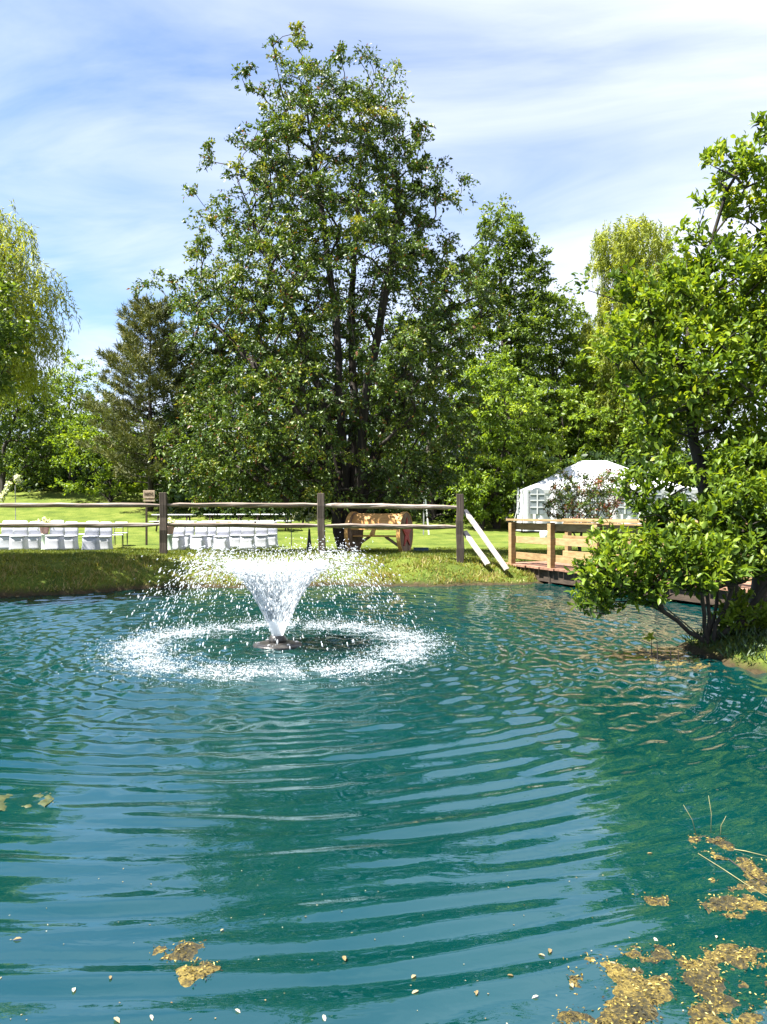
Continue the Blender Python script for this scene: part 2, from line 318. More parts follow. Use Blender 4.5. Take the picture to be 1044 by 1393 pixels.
for k in range(13):
    L_ = (0.095, 0.105, 0.115, 0.125, 0.14, 0.15, 0.165, 0.18, 0.195, 0.215, 0.245, 0.31, 0.45)[k]
    RINGS.append((L_, [(_wr.uniform(0.7, 2.2), _wr.uniform(0, 6.28), _wr.uniform(0, 6.28), _wr.uniform(0.40, 0.85)) for _ in range(5)], [(_wr.uniform(1.0, 3.2), _wr.uniform(0, 6.28), _wr.uniform(0, 6.28)) for _ in range(3)], _wr.uniform(0, 6.28)))
CHOP = [(_wr.uniform(0, 6.28), _wr.uniform(0.11, 0.34), _wr.uniform(0, 6.28)) for _ in range(14)]
def wave(x, y):
    """rings running out from the fountain, broken into short crests, with a little cross chop"""
    x = np.asarray(x, float); y = np.asarray(y, float)
    r = np.hypot(x - FX, y - FY) + 1e-3; h = 0 * r; near = smooth(5.6, 2.4, y)
    dec = np.clip(1.5 / (0.75 + r * 0.16), 0, 1.1) * smooth(0.12, 0.9, r)
    for L, ph, md, p0 in RINGS:
        f = p0 + 0 * r
        for (kk, a, p, am) in ph: f = f + am * np.sin(kk * 2.5 * (x * math.cos(a) + y * math.sin(a)) + p)
        g = 1 + 0 * r
        for (kk, a, p) in md: g = g + 0.62 * np.sin(kk * 2.0 * (x * math.cos(a) + y * math.sin(a)) + p)
        sl_ = 0.038 if L < 0.12 else 0.050 if L < 0.22 else 0.022
        k_ = (1 - near) + near * smooth(0.08, 0.16, L) * 0.70
        h = h + sl_ * L / 6.283 * k_ * dec * np.clip(g, 0.0, 2.4) * np.sin(6.2832 * r / L - f)
    for (a, L, p) in CHOP:
        u = x * math.cos(a) + y * math.sin(a) + 0.10 * np.sin(1.9 * x + p) * np.sin(1.7 * y + p)
        h = h + (0.008 + 0.022 * (1 - near) + 0.026 * smooth(4.5, 1.2, r)) * (1 - 0.6 * near) * L / 6.283 * np.sin(6.2832 * u / L + p)
    return h
X, Y = np.meshgrid(wx, wy); Zw = wave(X, Y); nx, ny = len(wx), len(wy)
idx = np.arange(nx * ny).reshape(ny, nx)
keep = (pond_sd(X, Y)[:-1, :-1] < 0.35)
quads = np.stack([idx[:-1, :-1], idx[:-1, 1:], idx[1:, 1:], idx[1:, :-1]], -1)[keep]
used = np.unique(quads); rm = np.zeros(nx * ny, np.int64); rm[used] = np.arange(len(used))
water = link('pond_water', np_mesh('pond_water', np.stack([X, Y, Zw], -1).reshape(-1, 3)[used], rm[quads], M['water'], True))
tag(water, kind='structure')

# ------------------------------------------------------------------ foliage tools
def unit(a): return a / (np.linalg.norm(a, axis=-1, keepdims=True) + 1e-9)
def leaf_mesh(name, P, D, N, L, W, T, mat, fine=False):
    """one folded blade for each position"""
    D = unit(D); S = unit(np.cross(D, N)); N = np.cross(S, D); n = len(P)
    L = np.broadcast_to(L, (n,))[:, None]; W = np.broadcast_to(W, (n,))[:, None]
    if not fine:
        V = np.stack([P, P + D * L * 0.45 + S * W / 2 + N * W * 0.16, P + D * L - N * L * 0.10, P + D * L * 0.45 - S * W / 2 + N * W * 0.16], 1)
        k = np.arange(n)[:, None] * 4; f = np.concatenate([k + [0, 1, 2], k + [0, 2, 3]])
        return np_mesh(name, V.reshape(-1, 3), f, mat, False, {'tint': np.repeat(T, 4)})
    V = np.stack([P, P + D * L * 0.5 - N * L * 0.02, P + D * L - N * L * 0.14,
                  P + D * L * 0.28 + S * W * 0.42 + N * W * 0.16, P + D * L * 0.64 + S * W * 0.46 + N * W * 0.12,
                  P + D * L * 0.28 - S * W * 0.42 + N * W * 0.16, P + D * L * 0.64 - S * W * 0.46 + N * W * 0.12], 1)
    k = np.arange(n)[:, None] * 7
    f3 = np.concatenate([k + [0, 1, 3], k + [1, 2, 4], k + [0, 5, 1], k + [1, 6, 2]]); f3b = np.concatenate([k + [1, 4, 3], k + [1, 5, 6]])
    return np_mesh(name, V.reshape(-1, 3), np.concatenate([f3, f3b]), mat, True, {'tint': np.repeat(T, 7)})
def poisson(P, dmin, nmax):
    """thin points so that none is nearer than dmin"""
    cell = {}; out = []
    for i, p in enumerate(P):
        k = tuple((p // dmin).astype(int)); ok = True
        for a in (-1, 0, 1):
            for b in (-1, 0, 1):
                for c in (-1, 0, 1):
                    for j in cell.get((k[0] + a, k[1] + b, k[2] + c), ()):
                        if ((P[j] - p) ** 2).sum() < dmin * dmin: ok = False
        if ok: cell.setdefault(k, []).append(i); out.append(i)
        if len(out) >= nmax: break
    return P[out]
def blob_points(rg, blobs, n, shell=0.5):
    """points in a union of ellipsoids given as (centre, (rx, ry, rz))"""
    vol = np.array([b[1][0] * b[1][1] * b[1][2] for b in blobs]) ** 0.75; pick = rg.choice(len(blobs), n, p=vol / vol.sum())
    c = np.array([tuple(b[0]) for b in blobs])[pick]; r = np.array([b[1] for b in blobs])[pick]
    d = unit(rg.normal(size=(n, 3))); rad = rg.random(n) ** (1 / (3 + 4 * shell)); return c + d * r * rad[:, None]
def profile_points(rg, prof, d, n, depth=0.85, shell=0.6, lob=0.13):
    """points inside a crown whose outline is a list of (py, px_left, px_right) at distance d"""
    py = np.array([p[0] for p in prof], float); l = np.array([p[1] for p in prof], float); r = np.array([p[2] for p in prof], float)
    wgt = np.interp(np.linspace(py[0], py[-1], 400), py, (r - l)) ** 1.6; yy = rg.choice(np.linspace(py[0], py[-1], 400), n, p=wgt / wgt.sum()) + rg.normal(size=n) * 2
    cx = np.interp(yy, py, (l + r) / 2); hw = np.interp(yy, py, (r - l) / 2)
    a = rg.random(n) * 2 * math.pi; rad = rg.random(n) ** (1 / (2 + 3 * shell))
    ph = rg.random(6) * 6.28
    lobe = 1 + lob * (np.sin(3 * a + yy / 31 + ph[0]) + np.sin(5 * a - yy / 23 + ph[1]) * 0.7 + np.sin(2 * a + yy / 47 + ph[2]) * 0.6 - 0.5) * np.minimum(1, np.abs(np.sin(a)) + 0.45)
    return np.stack([gx(cx + np.cos(a) * hw * rad * lobe, d), d + np.sin(a) * hw * d / F * rad * depth * lobe, H - (yy - CY) * d / F], 1)
def grow(rg, stems, targets, up=0.7, nseg=4, bend=0.25):
    """skeleton: stems are polylines [(x,y,z),...]; each target is reached from the best node below it"""
    nodes = []; par = []
    for st in stems:
        st = [np.array(p, float) for p in st]; prev = -1
        root_par = None
        for i in range(len(st) - 1):
            m = max(2, int(np.linalg.norm(st[i + 1] - st[i]) / 0.35))
            for k in range(m if i < len(st) - 2 else m + 1):
                nodes.append(st[i] + (st[i + 1] - st[i]) * k / m + rg.normal(size=3) * 0.015 * (len(nodes) > 0)); par.append(prev); prev = len(nodes) - 1
    N = np.zeros((len(nodes) + len(targets) * nseg + 5, 3)); n0 = len(nodes); N[:n0] = nodes; cnt = n0
    d0 = np.array([np.min(np.linalg.norm(N[:n0] - t, axis=1)) for t in targets])
    tips = []
    for ti in np.argsort(d0):
        t = targets[ti]; v = t - N[:cnt]; dist = np.linalg.norm(v, axis=1); hor = np.hypot(v[:, 0], v[:, 1])
        cost = dist + np.maximum(0, up * hor - v[:, 2]) * 0.9
        j = int(np.argmin(cost)); p0 = N[j].copy(); pj = par[j]
        dirp = unit((N[j] - N[pj])) if pj >= 0 else np.array([0, 0, 1.0])
        L = dist[j]; ns = max(1, min(nseg, int(L / 0.22)))
        ctrl = p0 + dirp * L * bend + (t - p0) * 0.35; prev = j
        for k in range(1, ns + 1):
            s = k / ns; q = (1 - s) ** 2 * p0 + 2 * s * (1 - s) * ctrl + s * s * t
            if k < ns: q = q + rg.normal(size=3) * 0.03 * L
            N[cnt] = q; par.append(prev); prev = cnt; cnt += 1
        tips.append(prev)
    return N[:cnt], np.array(par), tips
def branch_mesh(name, N, par, tips, mat, base_r, tip_r=0.008, power=2.2, sides=6):
    n = len(N); acc = np.zeros(n); acc[tips] += 1
    for i in range(n - 1, -1, -1):
        if acc[i] == 0: acc[i] = 0.6
        if par[i] >= 0: acc[par[i]] += acc[i]
    r = tip_r * acc ** (1 / power); mxr = r.max()
    r = np.where(r > tip_r * 2, tip_r * 2 + (r - tip_r * 2) * (base_r - tip_r * 2) / max(1e-6, mxr - tip_r * 2), r)
    e = np.where(par >= 0)[0]; A = N[par[e]]; B = N[e]; D = unit(B - A); rb = r[e]; ra = np.minimum(r[par[e]], rb * 1.25 + 0.004)
    ref = np.where(np.abs(D[:, 2:3]) < 0.9, np.array([[0, 0, 1.0]]), np.array([[1.0, 0, 0]])); U = unit(np.cross(D, ref)); W = np.cross(D, U)
    ang = np.arange(sides) * 2 * math.pi / sides; ring = np.cos(ang)[None, :, None] * U[:, None] + np.sin(ang)[None, :, None] * W[:, None]
    V = np.concatenate([(A - D * ra[:, None] * 0.3)[:, None] + ring * ra[:, None, None], B[:, None] + ring * rb[:, None, None]], 1)
    k = np.arange(len(e))[:, None] * 2 * sides; q = []
    for s in range(sides): q.append(k + [s, (s + 1) % sides, sides + (s + 1) % sides, sides + s])
    return np_mesh(name, V.reshape(-1, 3), np.concatenate(q), mat, True)
def clump_leaves(rg, Cn, per, rad, L, W, ctr, up=0.35, droop=0.0, flat=0.7, tint_c=0.22, tint_b=0.4, twigs=7, out=0.5, nup=0.6, tmax=1.0):
    """leaves set along short twigs that radiate from every clump centre"""
    nC = len(Cn); rad = rad * rg.uniform(0.6, 1.3, nC); nl = np.maximum(6, (per * rg.uniform(0.45, 1.5, nC)).astype(int))
    ci = np.repeat(np.arange(nC), nl); n = len(ci)
    tw = rg.normal(size=(nC, twigs, 3)); outw = unit(Cn - ctr)[:, None, :]
    tw = unit(unit(tw) + outw * out + np.array([0, 0, up])); tw[:, :, 2] *= flat
    ti = rg.integers(0, twigs, n); t = rg.random(n) ** 0.7; d = tw[ci, ti]
    P = Cn[ci] + d * (t * rad[ci])[:, None] + rg.normal(size=(n, 3)) * (0.09 * rad[ci])[:, None]
    P[:, 2] -= droop * (t ** 2) * rad[ci] * 0.8
    D = unit(rg.normal(size=(n, 3)) * 0.75 + d * 0.8 + np.array([0, 0, -droop])); Nn = unit(rg.normal(size=(n, 3)) * 0.6 + np.array([0, 0, nup]))
    T = np.clip(tint_b + rg.normal(size=nC)[ci] * tint_c * 0.8 + rg.normal(size=n) * tint_c * 0.7 + 0.10 * (t - 0.5), 0, tmax); T = np.where((tmax < 1) & (rg.random(n) < 0.03), 1.0, T)
    sz = rg.uniform(0.55, 1.3, n); return P, D, Nn, L * sz, W * sz * rg.uniform(0.8, 1.15, n), T
def tree(name, label, cat, rg, base, stems, clumps, leafm, per, rad, L, W, base_r, bark='bark', group=None, ctr=None, fine=False, up=0.7, tip_r=0.008, sides=6, crown='crown', trunk='trunk', **kw):
    root = empty(name, base); tag(root, label, cat, group)
    off = np.array(base, float)
    N, par, tips = grow(rg, stems, clumps, up)
    tr = link(trunk, branch_mesh(trunk, N - off, par, tips, M[bark], base_r, tip_r, sides=sides), root)
    c = clumps.mean(0) - [0, 0, 0.3 * np.ptp(clumps[:, 2])] if ctr is None else ctr
    lv = clump_leaves(rg, clumps, per, rad, L, W, c, **kw)
    cr = link(crown, leaf_mesh(crown, lv[0] - off, *lv[1:], M[leafm], fine), root)
    return root, lv

# ------------------------------------------------------------------ grass
def grass():
    n = 210000
    y = 11.2 + 13.8 * rng.random(n) ** 1.25; x = gx(rng.uniform(-60, 790, n), y)
    s = pond_sd(x, y); z = gz(x, y); ok = s > 0.04
    cl = 0.5 + 0.5 * np.sin(x * 5.1 + 2 * np.sin(y * 3.3)) * np.sin(y * 4.7 + x); bank = smooth(1.9, 0.5, s)
    ok &= rng.random(n) < (0.72 + 0.28 * cl - 0.30 * bank * (1 - cl))
    x, y, z, s, cl, bank = x[ok], y[ok], z[ok], s[ok], cl[ok], bank[ok]; n = len(x)
    hgt = (0.030 + 0.035 * rng.random(n)) * (1 + bank * (0.15 + 0.9 * rng.random(n) * cl)) * (0.8 + 0.5 * cl)
    P = np.stack([x, y, z - 0.008], 1); D = unit(rng.normal(size=(n, 3)) * [0.55, 0.55, 0.1] + [0, 0, 1.0])
    Nn = unit(rng.normal(size=(n, 3)) * [1, 1, 0.2]); S = unit(np.cross(D, Nn)); wd = 0.007 + 0.0006 * (y - 11) + 0.004 * rng.random(n)
    V = np.stack([P - S * wd[:, None], P + S * wd[:, None], P + D * hgt[:, None]], 1)
    T = np.clip(0.42 + 0.2 * rng.normal(size=n) + 0.18 * (cl - 0.5) + 0.24 * bank + 0.25 * bank * (rng.random(n) < 0.5) * rng.random(n) + 0.35 * smooth(0.45, 0.12, s) * rng.random(n), 0, 1)  # bank blades yellower, and lightened to make up for their self-shadow
    o = link('grass', np_mesh('grass', V.reshape(-1, 3), np.arange(3 * n).reshape(-1, 3), M['grass'], False, {'tint': np.repeat(T, 3)}))
    tag(o, 'short sunlit grass growing on the bank and lawn', 'grass', kind='stuff')
grass()

# ------------------------------------------------------------------ big tree behind the fence
rg = np.random.default_rng(21)
D0 = 18.4
prof = [(40, 404, 424), (75, 362, 445), (100, 345, 530), (130, 330, 572), (165, 318, 600), (200, 300, 614), (240, 285, 624), (280, 268, 634), (320, 250, 650), (360, 232, 680), (395, 212, 690), (430, 228, 690),
        (470, 238, 690), (520, 228, 690), (560, 220, 680), (600, 216, 670), (640, 226, 640), (672, 262, 600)]
base = Vector((gx(474, D0), D0, g1(gx(474, D0), D0)))
prof = [(p[0] + 12, p[1] + min(22, (p[2] - p[1]) * .22), p[2] - min(22, (p[2] - p[1]) * .22) - (10 if p[0] > 300 else 0)) for p in prof]
pts = profile_points(rg, prof, D0, 13000, 0.8, 0.40)
hole = np.ones(len(pts), bool)
for (px, py, r) in ((545, 420, 24), (505, 350, 16), (455, 300, 14), (330, 260, 20), (300, 330, 18), (590, 330, 16), (520, 470, 16), (250, 440, 14), (640, 420, 18), (480, 380, 18), (350, 150, 12), (410, 210, 10)):
    hole &= np.hypot((pts[:, 0] * F / pts[:, 1] + CX - px), (CY - (pts[:, 2] - H) * F / pts[:, 1] - py)) > r
pxx = pts[:, 0] * F / pts[:, 1] + CX; pyy = CY - (pts[:, 2] - H) * F / pts[:, 1]
hole &= ~((np.abs(pxx - 484) < 14 + (660 - pyy) * .22) & (pyy > 380) & (pyy < 664) & (pts[:, 1] < D0 + .3) & (rg.random(len(pts)) < .72))
cl = poisson(pts[hole], 0.395, 1180)
extra = np.array([at(px, py, D0 + rg.uniform(-1, 1)) for px, py in ((404, 45), (412, 60), (372, 62), (378, 85), (334, 95), (336, 120), (283, 200), (290, 220), (265, 262), (205, 383), (222, 380), (240, 385), (540, 95), (512, 85), (628, 255), (615, 272), (680, 280), (676, 300), (660, 320), (462, 75), (497, 78))])
cl = np.concatenate([cl, extra])
b = np.array(base); def_ = lambda px, py, dd=0.0: tuple(at(px, py, D0 + dd))
stems = [[b, def_(470, 640), def_(462, 540), def_(458, 430, 0.3), def_(440, 300, 0.2), def_(415, 130)],
         [b + [0.12, -0.1, 0.1], def_(490, 640, -0.3), def_(498, 540, -0.5), def_(520, 430, -0.6), def_(540, 300, -0.5), def_(545, 190)],
         [b + [-0.1, 0.1, 0.1], def_(462, 640, 0.3), def_(440, 545, -0.2), def_(400, 430, -0.5), def_(350, 320, -0.4), def_(320, 230)],
         [b + [0.05, 0.15, 0.1], def_(480, 620, 0.5), def_(482, 520, 0.9), def_(478, 400, 1.0), def_(490, 260, 0.9), def_(490, 130, 0.4)],
         [b + [0.15, 0.1, 0.1], def_(500, 650, 0.4), def_(530, 560, 0.8), def_(580, 470, 0.6), def_(620, 400, 0.2)],
         [b + [-0.15, 0.0, 0.1], def_(455, 660, 0.0), def_(420, 580, -0.7), def_(350, 500, -0.9), def_(290, 440, -0.5)]]
tree('tall_tree', 'tall dark pyramid-shaped tree with several stems behind the fence', 'tree', rg, base, stems, cl, 'leaf_gum', 158, 0.39, 0.090, 0.046, 0.17, up=0.75, droop=0.55, flat=0.9, tint_b=0.42, tint_c=0.24, nup=0.45, tip_r=0.007, tmax=0.95)

# ------------------------------------------------------------------ trees of the wood
def bgtree(name, label, px, top, hw, bot, d, mat, n=150, per=85, rad=0.55, L=0.17, W=0.10, seed=0, shape='round', bark='bark', group='trees of the wood behind the lawn', **kw):
    rg = np.random.default_rng(seed + 100); k = {'round': [(0, .12), (.08, .45), (.22, .8), (.45, 1), (.7, .95), (.9, .75), (1, .45)], 'tall': [(0, .1), (.15, .45), (.35, .75), (.6, 1), (.85, .9), (1, .6)],
                                                  'wide': [(0, .22), (.05, .5), (.14, .8), (.3, 1), (.6, 1), (.85, .95), (1, .8)]}[shape]
    prof = [(top + t * (bot - top), px - hw * f, px + hw * f) for t, f in k]
    cl = poisson(profile_points(rg, prof, d, n * 9, 0.8, 0.6, 0.2), 0.62 * (hw * d / F / 2.2) ** 0.75, n)
    x = gx(px, d); base = Vector((x, d, g1(x, d) - 0.05)); zt = H - (top - CY) * d / F; zb = base.z
    hh = zt - zb; j = lambda s: rg.normal() * s
    stems = [[base, base + Vector((j(.15), j(.15), hh * .3)), base + Vector((j(.3), j(.3), hh * .6)), base + Vector((j(.3), j(.3), hh * .92))]]
    sc_ = hw * d / F / 2.2
    kw.setdefault('droop', 0.15)
    return tree(name, label, 'tree', rg, base, stems, cl, mat, per, rad * sc_ ** 0.7, L, W, 0.05 + 0.02 * hh, bark, group, sides=5, **kw)
bgtree('maple_tree', 'tall fresh green tree rising just right of the tall dark tree', 688, 284, 56, 690, 46, 'leaf_mid', 330, 130, 0.75, 0.21, 0.12, 1, 'wide')
bgtree('maple_tree', 'mid green tree behind the bright layered bushes, beside the fresh green tree', 748, 392, 62, 690, 50, 'leaf_mid', 300, 110, 0.8, 0.22, 0.13, 2, 'wide')
bgtree('poplar_tree', 'thin far poplar with sparse top seen between tree and willow', 792, 410, 36, 670, 56, 'leaf_mid', 200, 100, 0.8, 0.2, 0.11, 3, 'tall', bark='bark_light')
bgtree('box_elder_tree', 'bright green layered bushy tree standing behind the split rail fence end', 676, 485, 66, 700, 36.5, 'leaf_bright', 190, 100, 0.6, 0.2, 0.11, 4, 'wide', droop=0.4, flat=0.5)
bgtree('box_elder_tree', 'bright green low bushy tree behind the left slope of the tent roof', 760, 520, 66, 690, 44, 'leaf_bright', 190, 90, 0.5, 0.22, 0.12, 5, 'wide', droop=0.4, flat=0.5)
bgtree('box_elder_tree', 'yellow-green bushy tree above the peak of the tent', 822, 470, 66, 680, 46, 'leaf_bright', 190, 80, 0.6, 0.22, 0.12, 6, 'wide')
bgtree('ash_tree', 'green tree filling the gap right of the tent', 965, 440, 95, 690, 46, 'leaf_bright', 160, 80, 0.6, 0.24, 0.13, 7, 'wide')
bgtree('ash_tree', 'dark green tree behind the right side of the tall dark tree', 590, 420, 85, 705, 40, 'leaf_mid', 170, 85, 0.65, 0.22, 0.13, 8, 'wide')
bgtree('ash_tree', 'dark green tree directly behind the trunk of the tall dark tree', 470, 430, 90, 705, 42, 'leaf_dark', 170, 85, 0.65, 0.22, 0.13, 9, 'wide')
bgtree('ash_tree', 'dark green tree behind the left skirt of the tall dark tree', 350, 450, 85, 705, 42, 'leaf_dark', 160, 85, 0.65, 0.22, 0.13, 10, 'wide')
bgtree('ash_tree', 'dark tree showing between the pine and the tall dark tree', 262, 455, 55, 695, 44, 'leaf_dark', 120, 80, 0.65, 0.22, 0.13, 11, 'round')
bgtree('locust_tree', 'light green tree left of the pine at the lawn edge', 98, 478, 52, 668, 54, 'leaf_bright', 170, 80, 0.6, 0.2, 0.11, 12, 'round')
bgtree('locust_tree', 'shadowed green tree under the left willow', 38, 490, 58, 668, 52, 'leaf_mid', 140, 80, 0.6, 0.18, 0.1, 13, 'wide')
bgtree('locust_tree', 'low green tree at the far lawn edge before the pine', 150, 560, 60, 668, 46, 'leaf_bright', 130, 80, 0.55, 0.2, 0.11, 14, 'wide')
bgtree('locust_tree', 'green tree at the far lawn edge, cut by the photo edge', -25, 470, 60, 668, 53, 'leaf_mid', 130, 80, 0.6, 0.2, 0.11, 15, 'wide')
bgtree('round_shrub', 'small bright yellow-green shrub left of the wooden sign', 186, 640, 20, 668, 50, 'leaf_bright', 40, 70, 0.5, 0.16, 0.09, 16, 'wide', group='shrubs along the wood edge')
for i, (px, tp, hw, d, lab) in enumerate(((655, 618, 40, 36, 'low shrub at the wood edge left of the white box on a pole line'), (735, 640, 35, 37, 'low shrub at the wood edge beside the tent corner'))):
    bgtree('round_shrub', ['low bright shrub at the wood edge behind the last fence post', 'low bright shrub at the wood edge beside the tent corner'][i], px, tp, hw, 702, d, 'leaf_bright', 50, 75, 0.5, 0.17, 0.1, 20 + i, 'wide', group='shrubs along the wood edge')

# wood beyond: one mass
def wood_mass():
    rg = np.random.default_rng(77); n = 1500
    px = rg.uniform(-420, 1500, n); d = 56 + rg.random(n) * 12
    topy = 560 + 28 * np.sin(px / 71) + 18 * np.sin(px / 29 + 1) + 30 * np.sin(px / 160 + 2)
    py = topy + (700 - topy) * rg.random(n)
    Cn = np.stack([gx(px, d), d, H - (py - CY) * d / F], 1)
    lv = clump_leaves(rg, Cn, 34, 1.5, 0.5, 0.32, Cn.mean(0) - [0, -40, 0], droop=0.1)
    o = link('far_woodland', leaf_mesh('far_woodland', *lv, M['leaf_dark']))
    tag(o, 'dark continuous wood closing the view behind the trees', 'woodland', kind='stuff')
    n = 2100; px = rg.uniform(-420, 1500, n); d = 41 + rg.random(n) ** 1.5 * 9 + 9 * smooth(250, 190, px); x = gx(px, d); z = gz(x, d)
    Cn = np.stack([x, d, z + rg.random(n) ** 1.2 * 3.0], 1)
    lv = clump_leaves(rg, Cn, 40, 0.9, 0.32, 0.2, Cn.mean(0) - [0, -40, 0])
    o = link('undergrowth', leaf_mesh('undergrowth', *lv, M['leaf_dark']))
    tag(o, 'dark undergrowth along the foot of the wood', 'undergrowth', kind='stuff')
wood_mass()

# pine
def pine():
    rg = np.random.default_rng(31); d = 43.0; px = 205; x = gx(px, d); base = Vector((x, d, g1(x, d) - 0.05)); root = empty('pine_tree', base)
    tag(root, 'olive green pine with tiered open branches left of the tall dark tree', 'tree')
    ztop = H - (418 - CY) * d / F; hh = ztop - base.z
    mb = MB(); mb.tube([(0, 0, 0), (0.05, 0, hh * .3), (-0.06, 0.05, hh * .6), (0, 0, hh * .98)], [0.17, 0.13, 0.08, 0.02], 8); P = []; Dv = []
    for k in range(120):
        t = 0.13 + 0.86 * (k / 120) ** 0.92; z = hh * t; a = k * 2.4 + rg.normal() * 0.3
        ln = (4.3 * (1 - t) ** 0.6 + 0.35) * rg.uniform(0.65, 1.15) * (0.85 if t < 0.3 else 1); up = 0.12 + 0.55 * t
        tip = Vector((math.cos(a) * ln, math.sin(a) * ln, z + ln * up)); st = Vector((0, 0, z)); mid = st.lerp(tip, 0.5) + Vector((0, 0, -0.06 * ln))
        mb.tube([st, mid, tip], [0.03, 0.02, 0.008], 4, False)
        nt_ = int(8 + ln * 13)
        for q in range(nt_):
            s = 0.4 + 0.6 * rg.random(); p = st.lerp(mid, s * 2) if s < .5 else mid.lerp(tip, s * 2 - 1)
            side = Vector((-math.sin(a), math.cos(a), 0)) * rg.normal() * 0.26 * ln * (1.1 - s) + Vector((0, 0, abs(rg.normal()) * 0.10 + 0.03))
            P.append(p + side); Dv.append(unit(np.array(tip - st) * 0.6 + np.array(side) * 1.2 + [0, 0, 0.5 * ln]))
    mb.build('trunk', M['bark'], root, True)
    P = np.array([tuple(p) for p in P]); Dv = np.array(Dv); k = 9
    Pr = np.repeat(P, k, 0) + rg.normal(size=(len(P) * k, 3)) * 0.05; Dr = unit(np.repeat(Dv, k, 0) + rg.normal(size=(len(P) * k, 3)) * 0.75); n = len(Pr)
    T = np.clip(np.repeat(0.45 + 0.2 * rg.normal(size=len(P)), k) + 0.12 * rg.normal(size=n), 0, 1)
    link('crown', leaf_mesh('crown', Pr, Dr, unit(rg.normal(size=(n, 3))), rg.uniform(0.2, 0.4, n), np.full(n, 0.042), T, M['needle']), root)
pine()

# willows
def willow(label, blobs, base, d, seed, n, strands, leafL, leafW, slen, stems, base_r):
    rg = np.random.default_rng(seed); root = empty('willow_tree', base); tag(root, label, 'tree', 'weeping willows'); off = np.array(base)
    cl = poisson(blob_points(rg, blobs, n * 8, 0.5), 0.42 * (d / 19) ** .6, n); N, par, tips = grow(rg, stems, cl, 0.6)
    link('trunk', branch_mesh('trunk', N - off, par, tips, M['bark_light'], base_r, 0.006, sides=5), root)
    c = cl.mean(0); P = []; Dv = []; T = []
    S0 = np.repeat(cl, strands, 0) + rg.normal(size=(len(cl) * strands, 3)) * 0.22; ow = unit(S0 - c - [0, 0, -1.0]); ow[:, 2] = 0.35 * np.abs(ow[:, 2])
    m = 20; tt = np.linspace(0, 1, m); ln = slen * rg.uniform(0.5, 1.25, len(S0)); tc_ = np.repeat(rg.normal(size=len(cl)), strands)
    for t in tt:
        p = S0 + ow * (0.42 * ln * (t - 0.35 * t * t))[:, None]; p[:, 2] -= ln * 0.75 * t * t - 0.10 * t
        dd = unit(ow * (0.42 - 0.3 * t) + np.stack([0 * t * ln, 0 * ln, -1.5 * t * np.ones(len(ln)) + 0.1], 1) + rg.normal(size=p.shape) * 0.38)
        P.append(p + rg.normal(size=p.shape) * 0.02); Dv.append(dd); T.append(0.5 + 0.16 * tc_ + 0.14 * rg.normal(size=len(S0)))
    P = np.concatenate(P); Dv = np.concatenate(Dv); T = np.clip(np.concatenate(T), 0, 1); nn = len(P)
    link('crown', leaf_mesh('crown', P - off, Dv, unit(rg.normal(size=(nn, 3)) + [0, 0, 0.4]), leafL * rg.uniform(.7, 1.3, nn), leafW * rg.uniform(.8, 1.2, nn), T, M['leaf_willow']), root)
d = 19.0; B = lambda px, py, rx, ry, dd, rz=None: (at(px, py, dd), (rx * dd / F, (rz or (rx + ry) / 2) * dd / F, ry * dd / F))
bs = Vector((gx(-45, d), d, g1(gx(-45, d), d)))
willow('light green willow at the left edge of the photo behind the chairs', [B(-30, 350, 70, 75, d), B(-10, 410, 75, 60, d), B(-60, 450, 90, 80, d), B(10, 480, 48, 45, d), B(45, 400, 30, 30, d), B(35, 445, 36, 40, d)], bs, d, 41, 230, 10, 0.14, 0.026, 0.85,
       [[bs, at(-50, 560, d), at(-40, 440, d), at(-30, 330, d)], [bs + Vector((.1, 0, 0)), at(-20, 560, d), at(10, 460, d)]], 0.2)
d = 46.0; bs = Vector((gx(862, d), d, g1(gx(862, d), d)))
willow('pale feathery willow rising behind the tent', [B(862, 345, 54, 40, d), B(885, 400, 68, 50, d), B(850, 480, 50, 70, d), B(890, 540, 70, 60, d), B(835, 560, 40, 50, d)], bs, d, 42, 420, 13, 0.26, 0.055, 1.0,
       [[bs, at(865, 560, d), at(860, 430, d), at(858, 310, d)]], 0.2)
# trees near the left edge: slim leaning trunk and the one whose shade falls on the bank
rg = np.random.default_rng(55); d = 48.0; bs = Vector((gx(4, d), d, g1(gx(4, d), d)))
cl = poisson(blob_points(rg, [B(30, 560, 42, 45, d), B(70, 590, 40, 35, d), B(10, 520, 40, 40, d), B(50, 625, 50, 25, d)], 1600, 0.5), 0.6, 150)
tree('leaning_tree', 'small dark tree with curved slim trunk below the left willow', 'tree', rg, bs, [[bs, at(6, 610, d), at(20, 570, d), at(32, 530, d)], [bs, at(-2, 620, d), at(-10, 540, d)]], cl, 'leaf_mid', 80, 0.75, 0.2, 0.12, 0.16, tint_b=0.35)
rg = np.random.default_rng(56); bs = Vector((-8.1, 12.4, g1(-8.1, 12.4)))
cl = poisson(blob_points(rg, [(Vector((-7.5, 12.2, 4.2)), (1.5, 1.7, 1.5)), (Vector((-8.3, 12.0, 2.7)), (1.6, 1.7, 1.0)), (Vector((-7.9, 11.6, 5.0)), (1.5, 1.6, 1.0)), (Vector((-7.2, 12.3, 2.2)), (0.9, 1.2, 0.7))], 3500, 0.4), 0.38, 330)
tree('bankside_tree', 'dark leaves of a tree reaching in at the left photo edge by the rail', 'tree', rg, bs, [[bs, bs + Vector((-.1, 0, 1.5)), bs + Vector((0, 0, 3.2)), bs + Vector((.1, .1, 5))]], cl, 'leaf_mid', 75, 0.42, 0.12, 0.065, 0.12)

